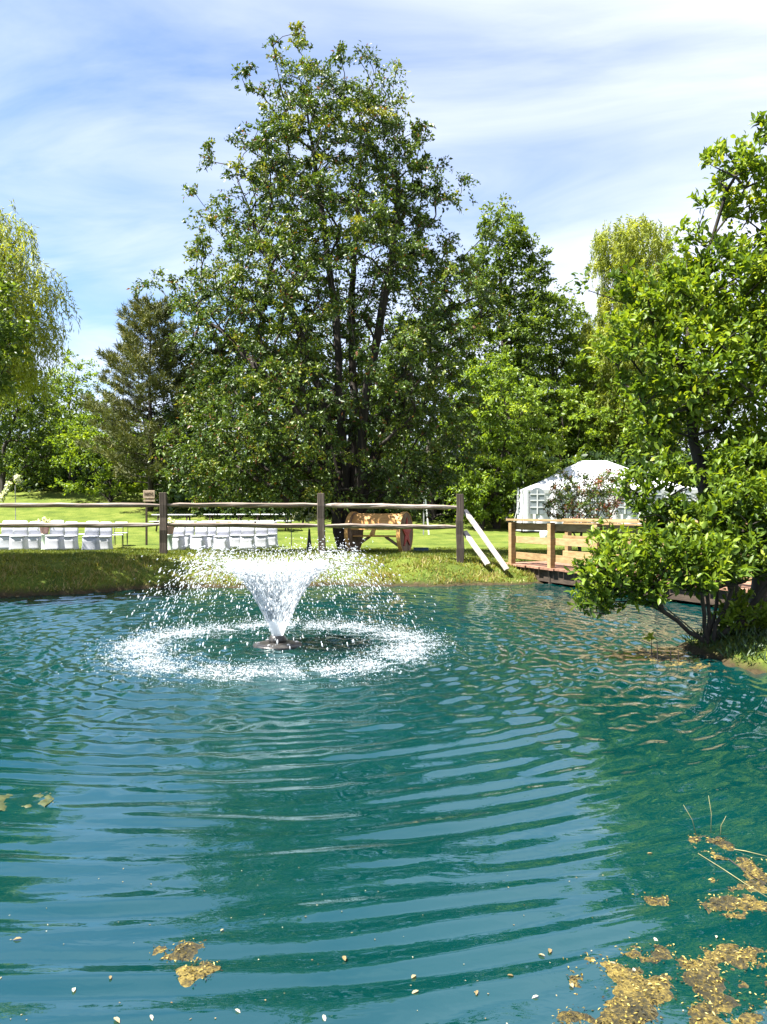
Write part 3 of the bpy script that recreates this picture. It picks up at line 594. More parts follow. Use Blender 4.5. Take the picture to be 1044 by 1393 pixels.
# ------------------------------------------------------------------ fence
fence = empty('split_rail_fence', (gx(222, 15.3), 15.3, g1(gx(222, 15.3), 15.3))); tag(fence, 'weathered grey two-rail split rail fence along the far bank', 'fence')
fo = fence.location
PST = []
for px, d, hpx in ((-8 - 215, 15.3, 84), (222, 15.3, 81), (437, 15.1, 83), (626, 14.6, 87)):
    x = gx(px, d); zb = g1(x, d); zt = H - (({-223: 671, 222: 670, 437: 671, 626: 672}[px]) - CY) * d / F
    if px < 0: x = gx(-30, d)
    PST.append((x, d, zb, zt))
for i, (x, d, zb, zt) in enumerate(PST):
    mb = MB(); mb.bar(Vector((x + random.uniform(0, .02), d, zb - 0.25)) - fo, Vector((x, d, zt)) - fo, 0.145, 0.125, R(random.uniform(-6, 6)), 0.135, 0.115, 0.012, 6)
    mb.build('post', M['postwood'], fence, bevel=0.008)
RZ = {0: ((0.0, 0.0)), }
def rail(i, pyl, pyr, th, off):
    (x0, d0, *_), (x1, d1, *_) = PST[i], PST[i + 1]
    a = Vector((x0 - 0.02, d0 + off, H - (pyl - CY) * d0 / F)) - fo; c = Vector((x1 + 0.02, d1 + off, H - (pyr - CY) * d1 / F)) - fo; m1_ = a.lerp(c, 0.10); m2_ = a.lerp(c, 0.90)
    mb = MB(); V = []; Fs = []; k = 9
    for j in range(k + 1):
        t = j / k; p = a.lerp(c, t); e = min(1, min(t, 1 - t) / 0.12); e = 0.45 + 0.55 * e; dr = (c - a).normalized(); sd = Vector((dr.y, -dr.x, 0))
        p = p + Vector((0, 0, random.uniform(-.008, .008))) + sd * random.uniform(-.008, .008)
        for (u, v) in ((-0.06, -0.025), (0.0, -0.058), (0.055, -0.018), (0.062, 0.022), (0.0, 0.052), (-0.055, 0.030)):
            V.append(p + sd * u * 0.85 * (e if th else 1) * random.uniform(.9, 1.1) + Vector((0, 0, v * 0.85 * e * random.uniform(.88, 1.12))))
    for j in range(k):
        for q in range(6): Fs.append((j * 6 + q, j * 6 + (q + 1) % 6, j * 6 + 6 + (q + 1) % 6, j * 6 + 6 + q))
    Fs.append(tuple(range(5, -1, -1))); Fs.append(tuple(k * 6 + q for q in range(6))); mb.add(V, Fs); mb.build('rail', M['oldwood'], fence)
rail(0, 687.5, 687, 1, 0.0); rail(0, 715, 713.5, 1, 0.0); rail(1, 687, 687, 1, .02); rail(1, 713.5, 715, 1, .02); rail(2, 687, 690, 1, 0); rail(2, 715, 717, 1, 0)
x, d, zb, zt = PST[3]
for (p0, q0, q1, dy0, dy1) in (((632, 694), 690, 775, 0.0, -0.55), ((632, 723), 664, 768, 0.03, -0.35)):
    a = at(p0[0], p0[1], d + dy0 + .03); c = at(q0, q1, d + dy1); c.z = max(c.z, g1(c.x, c.y) - 0.02)
    mb = MB(); mb.bar(a - fo, c - fo, 0.10, 0.05, R(12), None, None, 0.006, 5); mb.build('leaning_rail', M['palewood'], fence, bevel=0.005)

# ------------------------------------------------------------------ footbridge
A = Vector((gx(698, 15.0), 15.0, 0.30)); Bq = Vector((5.55, 8.03, 0.30)); u = (Bq - A); u.z = 0; Lb = u.length; u.normalize(); nrm = Vector((-u.y, u.x, 0)); Wb = 1.25
if nrm.x < 0: nrm = -nrm
bridge = empty('footbridge', A); tag(bridge, 'wooden footbridge with honey-coloured railings crossing the pond inlet behind the bush', 'footbridge')
Q = lambda s, t, z=0.0: u * s + nrm * t + Vector((0, 0, z))
pw = 0.14; npl = int((Lb + 0.6) / (pw + 0.008)); rotz = Matrix.Rotation(math.atan2(u.y, u.x), 3, 'Z')
pm = [MB().box((0, 0, 0), (pw, Wb + 0.16 + 0.02 * k, 0.036)).mesh('plank', M['plankwood']) for k in range(3)]
for i in range(npl):
    o = link('plank', pm[i % 3], bridge); o.location = Q(-0.25 + i * (pw + 0.008), Wb / 2 + random.uniform(-.012, .012), -0.018 + random.uniform(-.003, .003)); o.rotation_euler = (0, 0, math.atan2(u.y, u.x) + random.uniform(-.006, .006))
for t in (0.02, Wb / 2, Wb - 0.02):
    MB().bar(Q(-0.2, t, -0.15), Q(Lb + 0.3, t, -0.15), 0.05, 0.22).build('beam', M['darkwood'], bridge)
sp = Lb / 6.0; RH = 0.85
for side, t0 in (('near', -0.02), ('far', Wb + 0.02)):
    s0 = 0.0 if side == 'near' else 0.05; o_ = -1 if side == 'near' else 1
    for k in range(7):
        s = s0 + k * sp; MB().bar(Q(s, t0, -0.03), Q(s, t0, RH - 0.04), 0.10, 0.10, math.atan2(u.y, u.x)).build('railing_post', M['deckwood'], bridge, bevel=0.004)
    for z, hh in ((RH - 0.125, 0.13), (0.47, 0.125), (0.165, 0.125)):
        for k in range(3):
            MB().bar(Q(s0 - 0.06 + (0 if k == 0 else 0.06) + 2 * k * sp, t0 + o_ * -0.072, z), Q(s0 + 2 * (k + 1) * sp - 0.004 + (0.06 if k == 2 else 0), t0 + o_ * -0.072, z + random.uniform(-.006, .006)), 0.038, hh).build('railing_board', M['deckwood'], bridge, bevel=0.003)
    for k in range(3):
        MB().bar(Q(s0 - 0.1 + 2 * k * sp + (0.1 if k else 0), t0, RH), Q(s0 + 2 * (k + 1) * sp - 0.005 + (0.1 if k == 2 else 0), t0, RH), 0.15, 0.038).build('cap_board', M['deckwood'], bridge, bevel=0.003)
for s in (1.2, 3.6, 6.0):
    for t in (0.05, Wb - 0.05):
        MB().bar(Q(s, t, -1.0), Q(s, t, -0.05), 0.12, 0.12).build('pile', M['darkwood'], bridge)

# ------------------------------------------------------------------ bush and tree on the near right bank
def leaf_parts(root, lv, mat, count, off, score):
    """the leaves that show largest are parts of their own; the rest stay one mass"""
    P, D, N, L, W, T = lv; D = unit(D); S = unit(np.cross(D, N)); N2 = np.cross(S, D)
    order = np.argsort(score)[:count]; mes = []
    for tv in (0.25, 0.5, 0.7, 0.9):
        mes.append(leaf_mesh('leaf', np.zeros((1, 3)), np.array([[1.0, 0, 0]]), np.array([[0, 0, 1.0]]), 1.0, 1.0, np.array([tv]), mat, True))
    for i in order:
        o = link('leaf', mes[int(np.argmin(np.abs(np.array([.25, .5, .7, .9]) - T[i])))], root)
        m = Matrix(((D[i][0] * L[i], -S[i][0] * W[i], N2[i][0] * W[i], P[i][0] - off[0]), (D[i][1] * L[i], -S[i][1] * W[i], N2[i][1] * W[i], P[i][1] - off[1]), (D[i][2] * L[i], -S[i][2] * W[i], N2[i][2] * W[i], P[i][2] - off[2]), (0, 0, 0, 1)))
        o.matrix_local = m
    k = np.ones(len(P), bool); k[order] = False; return [a[k] for a in (P, D, N, L, W, T)]
def near_tree(name, label, cat, seed, base, stems, blobs, ncl, dmin, per, rad, L, W, base_r, shell=0.5, tint_b=0.45):
    rg = np.random.default_rng(seed); root = empty(name, base); tag(root, label, cat); off = np.array(base)
    cl = poisson(blob_points(rg, blobs, ncl * 10, shell), dmin, ncl); N, par, tips = grow(rg, stems, cl, 0.35, 5)
    link('trunk', branch_mesh('trunk', N - off, par, tips, M['bark'], base_r, 0.0042, 2.0, 7), root)
    ctr = cl.mean(0) - [0, 0, 0.5]
    # leaves sit in tufts at the twig ends and face the light
    P, D, Nn, Ls, Ws, T = clump_leaves(rg, cl, per, rad, L, W, ctr, up=0.7, droop=-0.25, flat=0.85, twigs=6, out=0.5, nup=1.0, tint_b=tint_b, tint_c=0.22)
    px = P[:, 0] * F / P[:, 1] + CX; py = CY - (P[:, 2] - H) * F / P[:, 1]
    score = P[:, 1] - Ls * 3 + 50 * ((px < 0) | (px > 1040) | (py < 0))
    rest = leaf_parts(root, (P, D, Nn, Ls, Ws, T), M['leaf_bush'], 300, off, score)
    cr = link('crown', leaf_mesh('crown', rest[0] - off, *rest[1:], M['leaf_bush'], True), root); cr['kind'] = 'stuff'
    return root
d = 7.1; bs = Vector((gx(962, d), d, 0.10))
d1 = 7.4; bs2 = Vector((gx(1015, 8.0), 8.0, 0.15))
near_tree('overhanging_tree', 'tall broad-leaved tree leaning in from the right edge above the bridge', 'tree', 61, bs2,
          [[bs2, at(985, 760, 8.0), at(958, 660, 8.0), at(946, 600, 8.1), at(930, 500, 8.2), at(950, 380, 8.2), at(990, 260, 8.2)], [bs2 + Vector((.15, .1, 0)), at(1060, 600, 8.3), at(1070, 420, 8.4), at(1080, 250, 8.4)], [tuple(at(958, 660, 8.0)), at(920, 620, 7.9), at(880, 580, 7.9)]],
          [B(1030, 255, 50, 62, 8.2), B(985, 400, 62, 62, 8.1), B(915, 440, 62, 55, 8.1), B(875, 500, 45, 50, 8.0), B(960, 500, 85, 62, 7.9), B(1050, 430, 70, 110, 8.2), B(905, 560, 50, 42, 7.9), B(1040, 560, 62, 65, 7.9), B(840, 470, 26, 26, 8.1), B(845, 400, 20, 22, 8.1), B(1120, 420, 90, 150, 8.4), B(1080, 650, 60, 60, 8.0), B(955, 345, 30, 34, 8.1), B(885, 585, 30, 22, 7.9), B(945, 570, 46, 28, 8.0), B(1010, 625, 50, 45, 8.0), B(905, 612, 30, 16, 7.9), B(975, 225, 14, 26, 8.1), B(1036, 200, 12, 28, 8.1), B(952, 300, 12, 22, 8.1), B(812, 396, 12, 12, 8.1), B(975, 350, 26, 20, 8.1)],
          620, 0.15, 62, 0.20, 0.080, 0.037, 0.085, 0.45, 0.48)
near_tree('waterside_bush', 'many-stemmed green bush leaning over the water on the right bank', 'bush', 62, bs,
          [[bs, at(940, 860, d), at(900, 830, d - .1), at(850, 790, d - .2), at(815, 760, d - .2)], [bs, at(958, 830, d - .1), at(950, 780, d - .2), at(935, 700, d - .1)], [bs, at(965, 840, d), at(960, 740, d + .1), at(900, 690, d + .1), at(850, 660, d)],
           [bs + Vector((.04, 0, 0)), at(985, 830, d), at(1000, 760, d), at(1015, 690, d)], [bs + Vector((.05, .03, 0)), at(1000, 850, d), at(1050, 790, d), at(1080, 720, d)], [bs, at(930, 850, d + .2), at(880, 800, d + .3), at(870, 740, d + .3)], [bs + Vector((.02, .02, 0)), at(975, 820, d + .2), at(985, 740, d + .3), at(975, 660, d + .3)]],
          [B(835, 785, 40, 26, d - .2), B(880, 700, 22, 14, d), B(815, 820, 22, 20, d - .2), B(905, 765, 45, 30, d - .2), B(950, 775, 55, 34, d - .3), B(838, 738, 20, 10, d), B(868, 668, 26, 18, d + .1), B(915, 655, 26, 20, d + .2), B(930, 718, 48, 26, d + .1), B(1020, 705, 56, 50, d + .1), B(1000, 770, 50, 28, d - .1), B(1080, 740, 50, 60, d), B(1015, 850, 40, 22, d + .1), B(880, 810, 30, 18, d - .2), B(1020, 650, 42, 34, d + .3)],
          400, 0.112, 48, 0.165, 0.075, 0.033, 0.028, 0.4, 0.34)

# ------------------------------------------------------------------ fountain
fnt = empty('pond_fountain', (FX, FY, 0.0)); tag(fnt, 'floating pond fountain throwing a white trumpet-shaped spray', 'fountain')
mb = MB(); mb.lathe([(0.02, -0.05), (0.20, -0.05), (0.235, -0.02), (0.24, 0.008), (0.232, 0.018), (0.16, 0.03), (0.10, 0.034)], 40); mb.build('float', M['float'], fnt, True)
for k in range(6):
    a = k * math.pi / 3 + 0.2; MB().lathe([(0.018, 0.0), (0.018, 0.012), (0.008, 0.016)], 8, (0.185 * math.cos(a), 0.185 * math.sin(a), 0.022)).build('bolt', M['greymetal'], fnt)
MB().lathe([(0.085, 0.03), (0.085, 0.06), (0.075, 0.095), (0.062, 0.10)], 24).build('nozzle', M['float'], fnt, True)
def spray_mat():
    m, n, b, out = newmat('spray_water'); b.inputs['Base Color'].default_value = (0.74, 0.77, 0.80, 1); b.inputs['Roughness'].default_value = 0.12; b.inputs['IOR'].default_value = 1.33; b.inputs['Specular IOR Level'].default_value = 0.6
    t = n.nodes.new('ShaderNodeBsdfTranslucent'); t.inputs['Color'].default_value = (0.78, 0.82, 0.85, 1); x_ = n.nodes.new('ShaderNodeMixShader'); x_.inputs[0].default_value = 0.45
    g = n.nodes.new('ShaderNodeBsdfTransparent'); y_ = n.nodes.new('ShaderNodeMixShader'); y_.inputs[0].default_value = 0.25
    n.links.new(b.outputs[0], x_.inputs[1]); n.links.new(t.outputs[0], x_.inputs[2]); n.links.new(x_.outputs[0], y_.inputs[1]); n.links.new(g.outputs[0], y_.inputs[2]); n.links.new(y_.outputs[0], out.inputs[0]); return m
M['spray'] = spray_mat()
ph_ = (1 + 5 ** .5) / 2; ICO = unit(np.array([(-1, ph_, 0), (1, ph_, 0), (-1, -ph_, 0), (1, -ph_, 0), (0, -1, ph_), (0, 1, ph_), (0, -1, -ph_), (0, 1, -ph_), (ph_, 0, -1), (ph_, 0, 1), (-ph_, 0, -1), (-ph_, 0, 1)], float))
ICF = np.array([(0, 11, 5), (0, 5, 1), (0, 1, 7), (0, 7, 10), (0, 10, 11), (1, 5, 9), (5, 11, 4), (11, 10, 2), (10, 7, 6), (7, 1, 8), (3, 9, 4), (3, 4, 2), (3, 2, 6), (3, 6, 8), (3, 8, 9), (4, 9, 5), (2, 4, 11), (6, 2, 10), (8, 6, 7), (9, 8, 1)])
OCT = np.array([(1, 0, 0), (-1, 0, 0), (0, 1, 0), (0, -1, 0), (0, 0, 1), (0, 0, -1)], float); OCF = np.array([(0, 2, 4), (2, 1, 4), (1, 3, 4), (3, 0, 4), (2, 0, 5), (1, 2, 5), (3, 1, 5), (0, 3, 5)])
def drops(P, Dv, ln, rd, hi=True, jit=0.25):
    """little bodies of water stretched along their flight"""
    base, fc = (ICO, ICF) if hi else (OCT, OCF); n = len(P); D = unit(Dv); ref = np.where(np.abs(D[:, 2:3]) < 0.9, np.array([[0, 0, 1.0]]), np.array([[1.0, 0, 0]])); U = unit(np.cross(D, ref)); W_ = np.cross(D, U)
    q = base[None] * (1 + rng.uniform(-jit, jit, (n, len(base), 1)))
    V = P[:, None] + q[..., 0:1] * U[:, None] * rd[:, None, None] + q[..., 1:2] * W_[:, None] * rd[:, None, None] + q[..., 2:3] * D[:, None] * ln[:, None, None]
    return V.reshape(-1, 3), (fc[None] + (np.arange(n) * len(base))[:, None, None]).reshape(-1, 3)
def flight(n, t, vr=(1.45, 0.11), vz=(3.85, 0.14), spread=0.0):
    a = rng.random(n) * 2 * math.pi; r_ = vr[0] + vr[1] * rng.normal(size=n) * (0.35 + 1.5 * t); z_ = vz[0] + vz[1] * rng.normal(size=n) * (0.3 + t)
    r0 = 0.055; rr = r0 + r_ * t; zz = 0.10 + z_ * t - 4.905 * t * t
    P = np.stack([rr * np.cos(a), rr * np.sin(a), zz], 1); Vv = np.stack([r_ * np.cos(a), r_ * np.sin(a), z_ - 9.81 * t], 1)
    return P, Vv
# sheet of the jet: torn into strands as it rises
V = []; nA, nT = 170, 52; tj = np.linspace(0, 0.27, nT); rid = rng.normal(size=(nA,)) * 0.5; hol = rng.normal(size=(nA,)); HM = []
for i, t in enumerate(tj):
    rid = rid * 0.88 + rng.normal(size=nA) * 0.32; rid = (rid + np.roll(rid, 1) * .5 + np.roll(rid, -1) * .5) / 1.7; hol = hol * 0.80 + rng.normal(size=nA) * 0.6; HM.append(hol + 0.5 * np.roll(hol, 1))
    ang = 2 * math.pi * (np.arange(nA) + 0.25 * rng.normal(size=nA) * min(1, t * 8)) / nA; rr = (0.055 + 1.45 * t) * (1 + 0.05 * rid * (0.25 + 6 * t)); zz = 0.10 + 3.85 * t - 4.905 * t * t + 0.012 * rid * t * 8
    V.append(np.stack([rr * np.cos(ang), rr * np.sin(ang), zz], 1))
idx = np.arange(nA * nT).reshape(nT, nA); qd = np.stack([idx[:-1], np.roll(idx[:-1], -1, 1), np.roll(idx[1:], -1, 1), idx[1:]], -1).reshape(-1, 4)
tq = np.repeat(tj[:-1], nA); keepq = np.array(HM)[:-1].ravel() > -2.6 + np.clip((tq - 0.05) / 0.20, 0, 1) * 3.6
link('water_jet', np_mesh('water_jet', np.concatenate(V), qd[keepq], M['spray'], True), fnt)
vs, fs, off_ = [], [], 0
def addd(vf):
    global off_
    vs.append(vf[0]); fs.append(vf[1] + off_); off_ += len(vf[0])
k = 7500; t = 0.04 + 0.24 * rng.random(k) ** 0.8; P, Vv = flight(k, t, (1.45, 0.10)); addd(drops(P, Vv + rng.normal(size=P.shape) * 0.2, 0.014 + 0.03 * rng.random(k), 0.0018 + 0.0026 * rng.random(k), False))
k = 3600; t = 0.20 + 0.32 * rng.random(k); P, Vv = flight(k, t, (1.47, 0.20), (3.75, 0.34)); P += rng.normal(size=P.shape) * 0.012; addd(drops(P, Vv + rng.normal(size=P.shape) * 1.0, 0.005 + 0.016 * rng.random(k) ** 2, 0.0020 + 0.0042 * rng.random(k) ** 2.5, False, 0.4))
k = 5200; t = 0.40 + 0.46 * rng.random(k); P, Vv = flight(k, t, (1.5, 0.15), (3.85, 0.2)); ok = P[:, 2] > 0.0; P, Vv = P[ok], Vv[ok]; n = len(P); rd = 0.0018 + 0.0062 * rng.random(n) ** 3; addd(drops(P, Vv, rd * rng.uniform(1.3, 3.4, n), rd * .85, True, 0.3))
sp_ = link('spray', np_mesh('spray', np.concatenate(vs), np.concatenate(fs), M['spray'], True), fnt); sp_['kind'] = 'stuff'
# ring where the drops fall back: foam flecks and little splashes
vs, fs, off_ = [], [], 0
n = 38000; a = rng.random(n) * 2 * math.pi; rr = 1.34 + 0.15 * rng.normal(size=n) + 0.05 * np.sin(5 * a) + 0.03 * np.sin(11 * a + 1) + 0.25 * (rng.random(n) < 0.10) * rng.normal(size=n)
lump = (np.sin(9 * a + 3 * rr) + np.sin(23 * a + 1.3) + np.sin(41 * a - 5 * rr)) > -1.1 + 1.6 * rng.random(n) - 0.6; a, rr = a[lump], np.abs(rr[lump]); n = len(a)
P = np.stack([rr * np.cos(a), rr * np.sin(a), np.zeros(n)], 1); P[:, 2] = wave(P[:, 0] + FX, P[:, 1] + FY) + 0.001 + 0.045 * rng.random(n) ** 5
rd = 0.0013 + 0.0062 * rng.random(n) ** 3.5; Dv = unit(rng.normal(size=(n, 3)) * [1, 1, 0.12]); addd(drops(P, Dv, rd * rng.uniform(1, 2.6, n), rd * 0.55, False, 0.4))
n = 5200; a = rng.random(n) * 2 * math.pi; rr = 1.34 + 0.16 * rng.normal(size=n); P = np.stack([rr * np.cos(a), rr * np.sin(a), 0.01 + 0.09 * rng.random(n) ** 1.6], 1)
rd = 0.0012 + 0.0022 * rng.random(n); addd(drops(P, rng.normal(size=(n, 3)) + [0, 0, 1.5], rd * 2.2, rd, False, 0.3))
fo_ = link('splash_ring', np_mesh('splash_ring', np.concatenate(vs), np.concatenate(fs), M['spray'], True), fnt); fo_['kind'] = 'stuff'

# ------------------------------------------------------------------ spool bench
dS = 16.9; sx = gx(516, dS); bench = empty('spool_bench', (sx, dS, g1(sx, dS)), R(-20)); bench.scale = (.90, .90, .90); tag(bench, 'bench made from a big wooden cable spool with a red star on its end', 'bench')
Rf = 0.50
for side, xx in ((-1, -0.66), (1, 0.66)):
    ys_ = np.linspace(-Rf, Rf, 8)
    for i in range(7):
        y0, y1 = ys_[i] + .004, ys_[i + 1] - .004; pts_ = []
        zz = lambda y: math.sqrt(max(0, Rf * Rf - y * y))
        sam = np.linspace(y0, y1, 5); pr = [(y, Rf - zz(y)) for y in sam] + [(y, Rf + zz(y)) for y in sam[::-1]]
        mb = MB(); nn = len(pr); V = [(xx - .032, y, z) for y, z in pr] + [(xx + .032 + random.uniform(0, .004), y, z) for y, z in pr]
        mb.add(V, [tuple(range(nn)), tuple(range(2 * nn - 1, nn - 1, -1))] + [(k, nn + k, nn + (k + 1) % nn, (k + 1) % nn) for k in range(nn)]); mb.build('flange_board', M['spooldark'], bench)
    V = []; Fs = []; nn = 36
    for k in range(nn):
        a = 2 * math.pi * k / nn
        for r_, o in ((Rf + .002, -.045), (Rf + .014, -.045), (Rf + .014, .045), (Rf + .002, .045)): V.append((xx + o, r_ * math.cos(a), Rf + r_ * math.sin(a)))
    for k in range(nn):
        q = ((k + 1) % nn) * 4
        for j in range(4): Fs.append((k * 4 + j, q + j, q + (j + 1) % 4, k * 4 + (j + 1) % 4))
    MB().add(V, Fs).build('rim', M['spoolwood'], bench)
for i in range(4):                                    # backrest boards bowed round the drum, seen from behind
    a = R(18 + i * 20); p = Vector((0, -0.34 * math.cos(a) + .06, Rf + 0.02 + 0.40 * math.sin(a)))
    MB().box(p, (1.25, 0.03, 0.135), Matrix.Rotation(-(a - R(20)) * 0.75, 3, 'X')).build('back_board', M['spoolwood'], bench, bevel=.004)
for i in range(3): MB().box((0, -0.10 + i * 0.15, 0.42), (1.25, 0.14, 0.03)).build('seat_board', M['spoolwood'], bench, bevel=.004)
MB().bar((-0.02, -0.36, 0.45), (0.05, -0.34, 0.80), 0.06, 0.05).build('brace', M['spoolwood'], bench); MB().bar((-0.1, -0.33, 0.44), (0.02, -0.36, 0.66), 0.05, 0.05).build('brace', M['spoolwood'], bench)
MB().bar((-0.62, -0.1, 0.14), (-0.2, -0.1, 0.41), 0.05, 0.06).build('brace', M['spooldark'], bench); MB().bar((0.62, -0.1, 0.14), (0.2, -0.1, 0.41), 0.05, 0.06).build('brace', M['spooldark'], bench)
V = []; 
for k in range(10):
    a = math.pi / 2 + k * math.pi / 5; r_ = 0.38 if k % 2 == 0 else 0.15; V.append((0.702, r_ * math.cos(a), Rf + r_ * math.sin(a)))
V += [(0.722, y, z) for _, y, z in V] + [(0.735, 0, Rf)]
MB().add(V, [(k, (k + 1) % 10, 10 + (k + 1) % 10, 10 + k) for k in range(10)] + [(10 + k, 10 + (k + 1) % 10, 20) for k in range(10)]).build('star', M['red'], bench)

# ------------------------------------------------------------------ tent
dT = 34.0; tx0, tx1 = gx(717, dT), gx(952, dT); tz = g1((tx0 + tx1) / 2, 36); TW = tx1 - tx0; TD = 6.2
tent = empty('party_tent', ((tx0 + tx1) / 2, dT + TD / 2, tz), R(-3)); tag(tent, 'white marquee tent with arched windows on the lawn behind the footbridge', 'tent')
EH = H + 31 * dT / F - tz; PH = H + 70 * (dT + 3) / F - tz; hx, hy = TW / 2, TD / 2
# roof with sag between its ridge and eaves
V = []; Fs = []; n1 = 24; lv_ = [(1.0, 1.0, EH - 0.22), (1.005, 1.005, EH), (0.8, 0.72, None), (0.55, 0.42, None), (0.3, 0.15, None), (0.16, 0.0, None)]
for li, (fx, fy, z) in enumerate(lv_):
    for k in range(4 * n1):
        s_, f_ = divmod(k, n1); f_ = f_ / n1 * 2 - 1; c_ = [(f_, -1), (1, f_), (-f_, 1), (-1, -f_)][s_]
        t_ = 0 if z is not None else 1 - max(0.0, fx - 0.16) / 0.845; zz_ = z if z is not None else EH + (PH - EH) * (t_ ** 1.12)
        if li == 0: zz_ += 0.05 * abs(math.sin(f_ * math.pi * 5))
        V.append((c_[0] * hx * fx, c_[1] * hy * fy, zz_))
N4 = 4 * n1
for li in range(len(lv_) - 1):
    for k in range(N4): Fs.append((li * N4 + k, li * N4 + (k + 1) % N4, (li + 1) * N4 + (k + 1) % N4, (li + 1) * N4 + k))
roof = MB().add(V, Fs).build('roof', M['vinyl'], tent)
def wall(name, p0, p1, nwin):
    p0 = Vector(p0); p1 = Vector(p1); L_ = (p1 - p0).length; dr = (p1 - p0).normalized(); nn = Vector((dr.y, -dr.x, 0)); seg = 60; V = []; Fs = []
    for j, z in enumerate((0.0, 0.7, 1.5, EH - 0.02)):
        for i in range(seg + 1): V.append(p0.lerp(p1, i / seg) + nn * (0.08 * math.sin(i * 1.25) * (1.2 - 0.3 * j) + (0.05 * (2 - j) if j < 2 else 0)) + Vector((0, 0, z)))
    for j in range(3):
        for i in range(seg): Fs.append((j * (seg + 1) + i, j * (seg + 1) + i + 1, (j + 1) * (seg + 1) + i + 1, (j + 1) * (seg + 1) + i))
    wl = MB().add(V, Fs).build(name, M['vinyl'], tent, True)
    for k in range(nwin):
        c_ = p0 + dr * L_ * (k + .5) / nwin + nn * 0.13; ww, z0, z1 = min(0.62, L_ / nwin * .5), 0.75, 1.62
        pr = [(-ww / 2, z0), (ww / 2, z0), (ww / 2, z1)] + [(ww / 2 * math.cos(a), z1 + ww / 2 * math.sin(a)) for a in np.linspace(0.3, math.pi - .3, 5)] + [(-ww / 2, z1)]
        V = [c_ + dr * a + Vector((0, 0, b_)) for a, b_ in pr]; V2 = [v - nn * .02 for v in V]; m_ = len(pr)
        MB().add(V + V2, [tuple(range(m_)), tuple(range(2 * m_ - 1, m_ - 1, -1))] + [(i, m_ + i, m_ + (i + 1) % m_, (i + 1) % m_) for i in range(m_)]).build('window', M['window'], wl)
        for z in (z0 + .3, z0 + .6, z1): MB().bar(c_ - dr * ww / 2 + nn * .012 + Vector((0, 0, z)), c_ + dr * ww / 2 + nn * .012 + Vector((0, 0, z)), .02, .05).build('glazing_bar', M['vinyl'], wl)
        MB().bar(c_ + nn * .016 + Vector((0, 0, z0)), c_ + nn * .016 + Vector((0, 0, z1 + .2)), .05, .02).build('glazing_bar', M['vinyl'], wl)
wall('wall_panel', (-hx, -hy, 0), (hx, -hy, 0), 6); wall('wall_panel', (-hx, hy, 0), (-hx, -hy, 0), 5); wall('wall_panel', (hx, -hy, 0), (hx, hy, 0), 5); wall('wall_panel', (hx, hy, 0), (-hx, hy, 0), 6)
for cx_, cy_ in ((-1, -1), (1, -1), (1, 1), (-1, 1)): MB().tube([(cx_ * hx * 1.004, cy_ * hy * 1.004, EH - .05), (cx_ * (hx + .55), cy_ * (hy + 0.5), -0.05)], 0.014, 5).build('guy_rope', M['rope'], tent)

# ------------------------------------------------------------------ chairs
def covered_chair(label):
    root = empty('covered_chair'); tag(root, label, 'chair', 'white covered chairs set out on the lawn')
    def loft(rows):
        V = []; Fs = []; n = 20
        for (cx_, cy_, z, hw_, hd, wob) in rows:
            for k in range(n):
                a = 2 * math.pi * (k + .5) / n; ca, sa = math.cos(a), math.sin(a); e = 0.32
                V.append((cx_ + hw_ * math.copysign(abs(ca) ** e, ca) * (1 + wob * math.sin(3 * a + 1)), cy_ + hd * math.copysign(abs(sa) ** e, sa) * (1 + wob * math.sin(4 * a)), z))
        for i in range(len(rows) - 1):
            for k in range(n): Fs.append((i * n + k, i * n + (k + 1) % n, (i + 1) * n + (k + 1) % n, (i + 1) * n + k))
        Fs.append(tuple(range(n - 1, -1, -1))); Fs.append(tuple((len(rows) - 1) * n + k for k in range(n))); return MB().add(V, Fs)
    # front of the chair is -y
    loft([(0, -0.01, 0.01, .262, .262, .06), (0, 0, .12, .238, .24, .03), (0, 0, .30, .222, .222, .01), (0, 0, .44, .22, .22, 0)]).build('skirt', M['cloth'], root, True)
    loft([(0, -0.005, .442, .224, .228, 0), (0, -0.005, .47, .224, .228, 0), (0, 0.0, .488, .20, .205, 0)]).build('seat', M['cloth'], root, True)
    loft([(0, .185, .48, .222, .045, 0), (0, .20, .65, .218, .042, 0), (0, .235, .84, .205, .035, 0), (0, .248, .905, .18, .026, 0), (0, .25, .92, .12, .012, 0)]).build('backrest', M['cloth'], root, True)
    return root
first = None
chl = [  # px, distance, turn, label
 (26, 21.6, 8, 'covered chair of the left block, nearest the left photo edge, front row'), (75, 21.6, 5, 'covered chair of the left block, front row beside the flower pedestal'), (124, 21.6, 6, 'covered chair of the left block, front row and nearest the fence post'),
 (10, 22.6, 10, 'half-hidden covered chair of the left block cut by the left photo edge'), (47, 22.9, 8, 'covered chair of the left block, second row left of the flower pedestal'), (95, 22.9, 6, 'covered chair of the left block, second row right of the flower pedestal'), (142, 22.7, 6, 'covered chair of the left block, second row and nearest the fence post'),
 (240, 23.0, -12, 'covered chair just right of the fence post beside the pink pot, front row'), (271, 23.2, -12, 'covered chair of the right block, second from the fence post in front row'), (302, 23.4, -2, 'covered chair of the right block, third from the fence post in front row'), (337, 23.2, 4, 'covered chair of the right block, front row, fourth from the fence post'),
 (253, 24.6, -10, 'covered chair behind the first front chair right of the fence post'), (284, 24.8, -10, 'covered chair behind the second front chair right of the fence post'), (321, 25.0, 0, 'covered chair of the right block, second row, showing between third and fourth front chairs'), (356, 24.6, 6, 'covered chair of the right block, second row, right of the fourth front chair'), (369, 25.6, 6, 'rearmost covered chair at the right end of the right block')]
proto = covered_chair('x'); used_p = False
